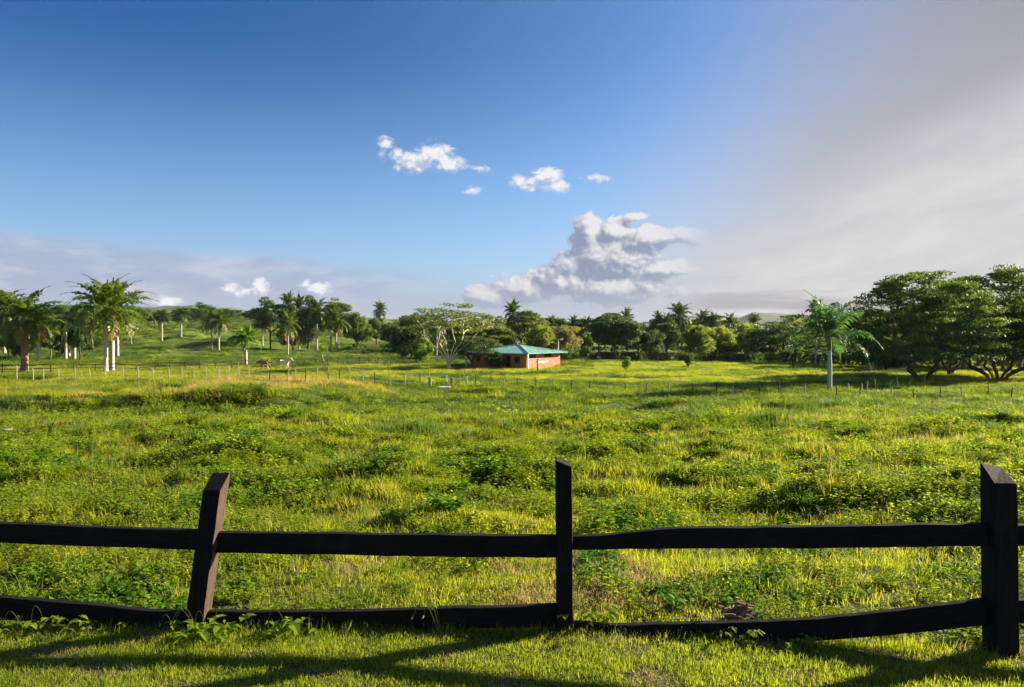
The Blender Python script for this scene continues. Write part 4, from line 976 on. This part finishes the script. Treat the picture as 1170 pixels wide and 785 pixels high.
# ------------------------------------------------------------------ the brick house
def brickmat():
    m = newmat('brick'); t = m.node_tree; tcn = t.nodes.new('ShaderNodeTexCoord'); sp_ = t.nodes.new('ShaderNodeSeparateXYZ'); t.links.new(tcn.outputs['Object'], sp_.inputs[0])
    cb = t.nodes.new('ShaderNodeCombineXYZ'); t.links.new(mth('ADD', E(sp_.outputs[0]), E(sp_.outputs[1]), t=t).s, cb.inputs[0]); t.links.new(sp_.outputs[2], cb.inputs[1])
    b = t.nodes.new('ShaderNodeTexBrick'); t.links.new(cb.outputs[0], b.inputs['Vector']); b.inputs['Scale'].default_value = 1
    b.inputs['Brick Width'].default_value = .42; b.inputs['Row Height'].default_value = .21; b.inputs['Mortar Size'].default_value = .014
    b.inputs['Color1'].default_value = (.34, .10, .045, 1); b.inputs['Color2'].default_value = (.46, .16, .07, 1); b.inputs['Mortar'].default_value = (.45, .26, .17, 1)
    n = noise(E(cb.outputs[0]), .8, 5, .6, t=t)
    pb = t.nodes.new('ShaderNodeBsdfPrincipled'); pb.inputs['Roughness'].default_value = .9
    t.links.new(mixc(mth('MULTIPLY', sstep(n, .45, .7, t), .35, t=t), E(b.outputs[0]), (.55, .30, .2), t).s, pb.inputs['Base Color']); out(m, pb.outputs[0]); return m
M['brick'] = brickmat()
M['glass'] = solid('dark_glass', (.01, .012, .015), (.025, .03, .035), 2, .15, spec=.6)
M['doorm'] = solid('brown_door', (.03, .018, .012), (.06, .035, .025), 4, .6)
def roofmat():
    m = newmat('green_metal_roof'); t = m.node_tree; tcn = t.nodes.new('ShaderNodeTexCoord')
    w = t.nodes.new('ShaderNodeTexWave'); w.inputs['Scale'].default_value = 3.2; w.bands_direction = 'X'; t.links.new(tcn.outputs['UV'], w.inputs['Vector'])
    n = noise(E(tcn.outputs['Object']), .7, 6, .65, t=t)
    pb = t.nodes.new('ShaderNodeBsdfPrincipled'); t.links.new(mixc(sstep(n, .35, .7, t), (.14, .38, .30), (.32, .56, .48), t).s, pb.inputs['Base Color'])
    pb.inputs['Roughness'].default_value = .38; pb.inputs['Specular IOR Level'].default_value = .6; pb.inputs['Metallic'].default_value = .15
    b = t.nodes.new('ShaderNodeBump'); b.inputs['Distance'].default_value = .03; t.links.new(w.outputs[1], b.inputs['Height']); t.links.new(b.outputs[0], pb.inputs['Normal'])
    out(m, pb.outputs[0]); return m
M['roof'] = roofmat()
M['paleridge'] = solid('ridge_cap', (.35, .55, .42), (.5, .68, .52), 4, .5)
def house():
    d = 118.0; al = R(36); cx = (601.5 - 585) / FPX * d; g0 = pz(422.5, d)
    for q in ((cx, d),): pass
    root = empty('brick_house', (cx, d, g0), math.pi - al)       # local +x runs left and away along the long front
    tag(root, 'single storey orange brick house with green hipped metal roof', 'house')
    # local axes: x along the long wall to the left/away; y goes ... choose so that the house body lies away from the camera
    Lx, Wy = 10.8, 9.6; Hh = 2.55
    s = -1                                                        # body occupies y in [s*Wy, 0]
    def B(mb, x0, x1, y0, y1, z0, z1): mb.box((min(x0, x1), min(y0, y1), z0), (max(x0, x1), max(y0, y1), z1))
    w = MB(); t = .2
    # walls as four slabs with the openings left between pieces
    def wall_x(y, openings):                                     # wall along x at depth y (outer face), openings (x0,x1,z0,z1)
        xs = sorted(openings); cur = 0
        for (a, b_, z0, z1) in xs:
            B(w, cur, a, y, y + s * t, -.4, Hh)
            if z0 > 0: B(w, a, b_, y, y + s * t, -.4, z0)
            B(w, a, b_, y, y + s * t, z1, Hh); cur = b_
        B(w, cur, Lx, y, y + s * t, -.4, Hh)
    op = [(1.2, 2.3, .95, 2.0), (3.0, 3.95, 0, 2.1), (4.6, 5.8, .5, 1.3), (4.6, 5.8, 1.45, 2.1), (7.0, 8.2, .95, 2.0), (9.1, 9.9, .95, 2.0)]
    op = [(1.2, 2.3, .95, 2.0), (3.0, 3.95, 0, 2.1), (4.6, 5.8, .95, 2.1), (7.0, 8.2, .95, 2.0), (9.1, 9.9, .95, 2.0)]
    wall_x(0, op); wall_x(s * (Wy - t), [])
    oy = [(.4, 2.6, 1.75, 2.35), (4.9, 7.2, 1.85, 2.4)]
    cur = t
    for (a, b_, z0, z1) in oy:
        B(w, 0, t, s * cur, s * a if a > cur else s * cur, -.4, Hh) if a > cur else None
        B(w, 0, t, s * a, s * b_, -.4, z0); B(w, 0, t, s * a, s * b_, z1, Hh); cur = b_
    B(w, 0, t, s * cur, s * (Wy - t), -.4, Hh); B(w, Lx - t, Lx, s * t, s * (Wy - t), -.4, Hh)
    w.build('wall', M['brick'], root)
    for (a, b_, z0, z1) in op:
        if z0 == 0:
            m = MB(); B(m, a, b_, s * .12, s * .16, 0, z1); dr = m.build('door', M['doorm'], root)
            h = MB(); B(h, a + .08, a + .14, s * .06, s * .12, 1.0, 1.12); h.build('handle', M['whitepaint'], dr)
        else:
            m = MB(); B(m, a, b_, s * .05, s * .12, z0, z0 + .06); B(m, a, b_, s * .05, s * .12, z1 - .06, z1); B(m, a, a + .06, s * .05, s * .12, z0, z1); B(m, b_ - .06, b_, s * .05, s * .12, z0, z1); B(m, (a + b_) / 2 - .03, (a + b_) / 2 + .03, s * .05, s * .12, z0 + .06, z1 - .06)
            wi = m.build('window', M['doorm'], root); m = MB(); B(m, a + .06, b_ - .06, s * .13, s * .14, z0 + .06, z1 - .06); m.build('pane', M['glass'], wi)
    for (a, b_, z0, z1) in oy:
        m = MB(); B(m, .05, .12, s * a, s * b_, z0, z0 + .05); B(m, .05, .12, s * a, s * b_, z1 - .05, z1)
        k = a
        while k < b_ - .01: B(m, .05, .12, s * k, s * (k + .05), z0 + .05, z1 - .05); k += .54
        wi = m.build('window', M['doorm'], root); m = MB(); B(m, .13, .14, s * a, s * b_, z0 + .05, z1 - .05); m.build('pane', M['glass'], wi)
    m = MB(); B(m, -.02, -.005, s * 3.0, s * 6.0, 1.0, 1.22); m.build('painted_band', M['whitepaint'], root)
    # hipped roof
    ov = .95; e = Hh - .02; rz_ = Hh + 1.12; x0, x1, y0, y1 = -ov, Lx + ov, s * -ov, s * (Wy + ov); hy = (y0 + y1) / 2; hx = abs(y1 - y0) / 2
    r = MB(); V = [(x0, y0, e), (x1, y0, e), (x1, y1, e), (x0, y1, e), (x0 + hx, hy, rz_), (x1 - hx, hy, rz_)]
    V2 = [(a, b_, c_ - .09) for a, b_, c_ in V]
    r.add(V + V2, [(0, 1, 5, 4), (1, 2, 5), (2, 3, 4, 5), (3, 0, 4), (6, 10, 11, 7), (7, 11, 8), (8, 11, 10, 9), (9, 10, 6), (0, 6, 7, 1), (1, 7, 8, 2), (2, 8, 9, 3), (3, 9, 6, 0)])
    rf = r.build('roof', M['roof'], root); uv = rf.data.uv_layers.new(name='uv')
    for p_ in rf.data.polygons:
        al_x = abs(p_.normal.y) > abs(p_.normal.x)
        for li in p_.loop_indices:
            co = rf.data.vertices[rf.data.loops[li].vertex_index].co; uv.data[li].uv = (co.x, co.y) if al_x else (co.y, co.x)
    c_ = MB(); up = Vector((0, 0, .03))
    for a, b_ in ((0, 4), (1, 5), (2, 5), (3, 4), (4, 5)): c_.tube([Vector(V[a]) + up, Vector(V[b_]) + up], .09, 5)
    c_.build('ridge_cap', M['paleridge'], rf)
    c_ = MB(); c_.tube([(x0 + hx + .3, hy, rz_ - .1), (x0 + hx + .3, hy, rz_ + .55)], .05, 6); c_.build('vent_pipe', M['whitepaint'], rf)
    # veranda slab and columns
    m = MB(); B(m, -1.3, Lx + .6, s * -1.3, s * 3.0, -.5, .06); m.build('floor_slab', M['stone'], root)
    for (x_, y_) in ((-ov + .15, s * (-ov + .15)), (4.2, s * (-ov + .15)), (Lx + .5, s * (-ov + .15))):
        m = MB(); m.box((x_ - .11, y_ - .11, .06), (x_ + .11, y_ + .11, Hh - .12)); m.build('column', M['whitepaint'], root)
house()
x, y, z = at(614, 424.5); mb = MB(); mb.box((-.10, -.10, -.2), (.10, .10, 1.75)); mb.box((-.14, -.14, 1.75), (.14, .14, 1.82)); o = mb.build('free_post', M['concrete']); o.location = (x, y, z)
tag(o, 'free standing pale square post in front of the lit brick wall', 'post')
d = 126; x = (638 - 585) / FPX * d; z = gz(x, d); root = empty('lamp_pole', (x, d, z)); tag(root, 'white lamp pole at the right corner of the brick house', 'lamp pole')
mb = MB(); mb.tube([(0, 0, -.2), (0, 0, 4.4)], .07, 8); mb.tube([(0, 0, 4.35), (.35, 0, 4.5)], .04, 6); mb.build('pole', M['whitepaint'], root)
mb = MB(); mb.box((.25, -.18, 4.3), (.75, .18, 4.55)); o = mb.build('lamp_head', M['whitepaint'], root); bevel(o, .06)

# ------------------------------------------------------------------ horses
def horse(px, base, facing, ca, cb, mane, label, headdown):
    x, y, z = at(px, base); root = empty('horse', (x, y, z), 0 if facing > 0 else math.pi, (1.08,) * 3); tag(root, label, 'horse', 'grazing horses')
    V = [(-.55, 0, 1.12, .24, .27), (-.25, 0, 1.10, .25, .29), (.1, 0, 1.08, .26, .30), (.42, 0, 1.12, .23, .28),                 # trunk 0-3
         (.62, 0, 1.30, .15, .22), (.82, 0, 1.46, .11, .16), (.98, 0, 1.52, .09, .12), (1.14, 0, 1.38, .075, .09), (1.30, 0, 1.22, .055, .06)]  # neck, head 4-8
    if headdown: V[4:] = [(.66, 0, 1.16, .15, .20), (.86, 0, 1.12, .11, .15), (1.04, 0, 1.12, .09, .11), (1.16, 0, .95, .075, .09), (1.26, 0, .78, .055, .06)]
    Ed = [(i, i + 1) for i in range(8)]
    for sx, sy in ((1, 1), (1, -1), (-1, 1), (-1, -1)):
        b = len(V); st = .06 * sy * (1 if sx > 0 else -1)
        if sx > 0: V += [(.42, sy * .15, .85, .12, .12), (.42 + st, sy * .16, .52, .065, .065), (.42 + st * 1.6, sy * .16, .16, .045, .045), (.46 + st * 1.6, sy * .16, .03, .06, .05)]; Ed += [(3, b)]
        else: V += [(-.50, sy * .15, .86, .16, .17), (-.66 + st, sy * .16, .55, .075, .075), (-.60 + st * 1.4, sy * .16, .16, .048, .048), (-.55 + st * 1.4, sy * .16, .03, .06, .05)]; Ed += [(0, b)]
        Ed += [(b, b + 1), (b + 1, b + 2), (b + 2, b + 3)]
    for sy in (-1, 1):
        b = len(V); hx_, hz_ = V[6][0], V[6][2]; V += [(hx_ - .02, sy * .06, hz_ + .18, .022, .03)]; Ed += [(6, b)]
    me = bpy.data.meshes.new('body'); me.from_pydata([v[:3] for v in V], Ed, []); 
    me.materials.append(solid('horse_coat', ca, cb, 2.5, .6, spec=.3)); o = link(bpy.data.objects.new('body', me), root)
    sk = o.modifiers.new('skin', 'SKIN'); sk.use_smooth_shade = True
    for i, v in enumerate(V): me.skin_vertices[0].data[i].radius = v[3:5]
    me.skin_vertices[0].data[1].use_root = True
    sb = o.modifiers.new('sub', 'SUBSURF'); sb.levels = 1; sb.render_levels = 2
    mm = solid('mane_hair', mane, mane, 5, .8)
    t = MB(); t.tube([(-.74, 0, 1.18), (-.86, 0, 1.02), (-.88, 0, .72), (-.84, 0, .48)], [.05, .075, .08, .02], 6); t.build('tail', mm, root, True)
    t = MB(); p = [Vector(v[:3]) + Vector((-.03, 0, v[4] * .8)) for v in V[3:7]]
    t.tube(p, [.03, .06, .06, .04], 5); t.build('mane', mm, root, True)
horse(325, 422.5, 1, (.62, .50, .40), (.74, .62, .52), (.55, .45, .35), 'pale cream horse standing side on facing right beneath the lone palm', False)
horse(303, 423, -1, (.20, .075, .035), (.32, .14, .07), (.06, .03, .02), 'brown horse grazing with its head down behind the pale young tree', True)

# ------------------------------------------------------------------ small things near the lens and in the field
def rock(px, base, s, label, mat='stone', group=None, flat=.5):
    x, y, z = at(px, base); rg = np.random.default_rng(int(px)); mb = MB(); v = []; nu, nv = 9, 5
    for j in range(nv + 1):
        for i in range(nu):
            t = math.pi * j / nv; p = 2 * math.pi * i / nu; q = 1 + rg.normal(0, .10)
            v.append((s * math.sin(t) * math.cos(p) * q, s * .7 * math.sin(t) * math.sin(p) * q, s * flat * math.cos(t) * q))
    f = [(j * nu + i, (j + 1) * nu + i, (j + 1) * nu + (i + 1) % nu, j * nu + (i + 1) % nu) for j in range(nv) for i in range(nu)]
    mb.add(v, f); o = mb.build('rock', M[mat], None, True); o.location = (x, y, z + s * flat * .4); tag(o, label, 'rock', group)
G = 'pale stones on the short grass at the left edge'
rock(8, 493, .30, 'flat pale stone nearest the left edge of the photo', group=G, flat=.25)
rock(22, 493.5, .26, 'second flat pale stone from the left edge', group=G, flat=.25)
rock(48, 490, .20, 'pale blue grey stone beside the dry earth mound', 'whitepaint', group=G, flat=.5)
rock(930, 449, .55, 'fallen pale lump left of the foot of the lone palm', flat=.3)
# mound of dry earth and cut grass
x, y, z = at(71, 490); mb = MB(); v, f = leafcloud(np.random.default_rng(3), [(0, 0, .05), (.25, .1, .03), (-.25, 0, .02)], (.32, .25, .16), 260, .10)
mb.add(v, f.tolist()); o = mb.build('hay_heap', LEAF['palmdry']); o.location = (x, y, z); tag(o, 'small heap of dry cut grass beside the pale stones', 'grass heap')
# heap of dead sticks behind the sagging rail
x, y = fx(847, 5.85), 5.95; rg = np.random.default_rng(12); mb = MB()
for k in range(42):
    a = rg.uniform(-.6, .9) + (math.pi if rg.uniform() < .4 else 0); l = rg.uniform(.05, .14); c0 = Vector((rg.normal(0, .06), rg.normal(0, .04), abs(rg.normal(.03, .035))))
    dv = Vector((math.cos(a) * l, rg.normal(0, .3) * l, math.sin(a) * l * .6)); mb.tube([c0 - dv / 2, c0 + Vector((0, 0, .012)), c0 + dv / 2], [.007, .009, .005], 5)
o = mb.build('stick_heap', M['stick']); o.location = (x, y, gz(x, y) + .06); o.scale = (1.2, 1.2, 1.2); tag(o, 'small heap of dry brown sticks behind the sagging lower rail', 'stick heap')

def vine(px, y, label, seed, n=9, tend=2, spread=.25, L=.075, hi=.10):
    x = fx(px, y); rg = np.random.default_rng(seed); root = empty('vine_plant', (x, y, gz(x, y))); tag(root, label, 'plant', 'leafy creepers along the foot of the fence')
    lm = MB(); sm_ = MB()
    for k in range(n):
        b = Vector((rg.normal(0, spread), rg.normal(0, .05), 0)); tip = b + Vector((rg.normal(0, .04), rg.normal(-.02, .03), rg.uniform(.3, 1.2) * hi))
        sm_.tube([b, b.lerp(tip, .5) + Vector((rg.normal(0, .01), 0, .01)), tip], [.0025, .002, .0015], 4, 0, False)
        for j in range(3):
            a = rg.uniform(0, 6.28) if j else -1.57 + rg.normal(0, .7); leaf(lm, tip, (math.cos(a), math.sin(a), rg.uniform(-.3, .5)), (0, 0, 1), L * rg.uniform(.6, 1.2), L * rg.uniform(.55, .8), .15, .35)
    for k in range(tend):
        b = Vector((rg.normal(0, spread * .6), -.02, .02)); w = rg.choice([-1, 1]) * rg.uniform(.08, .2); hh = rg.uniform(.14, .26); P = []
        for i in range(10):
            s_ = i / 9; P.append(b + Vector((w * s_, -.03 * math.sin(s_ * 3), hh * math.sin(s_ * 2.6) )))
        sm_.tube(P, [.003 * (1 - .6 * i / 9) for i in range(10)], 4, 0, False)
        leaf(lm, P[-1], (w, -.3, -.2), (0, 0, 1), .03, .02)
    lm.build('foliage', M['weed'], root); sm_.build('stem', M['stem'], root)
vine(40, 5.86, 'creeper with one thin shoot at the lower left rail', 1, 12, 2, .20, .06)
vine(85, 5.84, 'creeper low under the left rail between shoot and post', 2, 14, 0, .18, .07)
vine(222, 5.78, 'creeper with curling shoots round the foot of the leaning post', 3, 16, 5, .14, .085)
vine(243, 5.76, 'broad leaves just right of the foot of the leaning post', 4, 9, 0, .09, .11)
vine(332, 5.80, 'broad leaved creeper under the middle rail right of the leaning post', 5, 12, 1, .14, .10)
vine(503, 5.84, 'thin upright shoot in front of the middle lower rail', 6, 2, 2, .03, .05, .2)
vine(682, 5.95, 'bright upright weed right behind the centre post', 7, 12, 1, .10, .09, .17)
vine(855, 5.66, 'small leafy clump in front of the sagging rail', 8, 9, 0, .07, .06, .10)
vine(935, 5.55, 'low leaves under the rising end of the sagging rail', 9, 10, 0, .12, .06, .06)

# ------------------------------------------------------------------ the air
def haze():
    mb = MB(); mb.box((-3100, -3100, -14), (3100, 3100, 75)); o = mb.build('haze', None)
    m = newmat('air'); t = m.node_tree; v = t.nodes.new('ShaderNodeVolumePrincipled'); v.inputs['Density'].default_value = 0.000035; v.inputs['Color'].default_value = (.80, .88, 1, 1)
    v.inputs['Anisotropy'].default_value = .2
    oo = t.nodes.new('ShaderNodeOutputMaterial'); t.links.new(v.outputs[0], oo.inputs['Volume']); o.data.materials.clear(); o.data.materials.append(m); tag(o, kind='stuff')
haze()
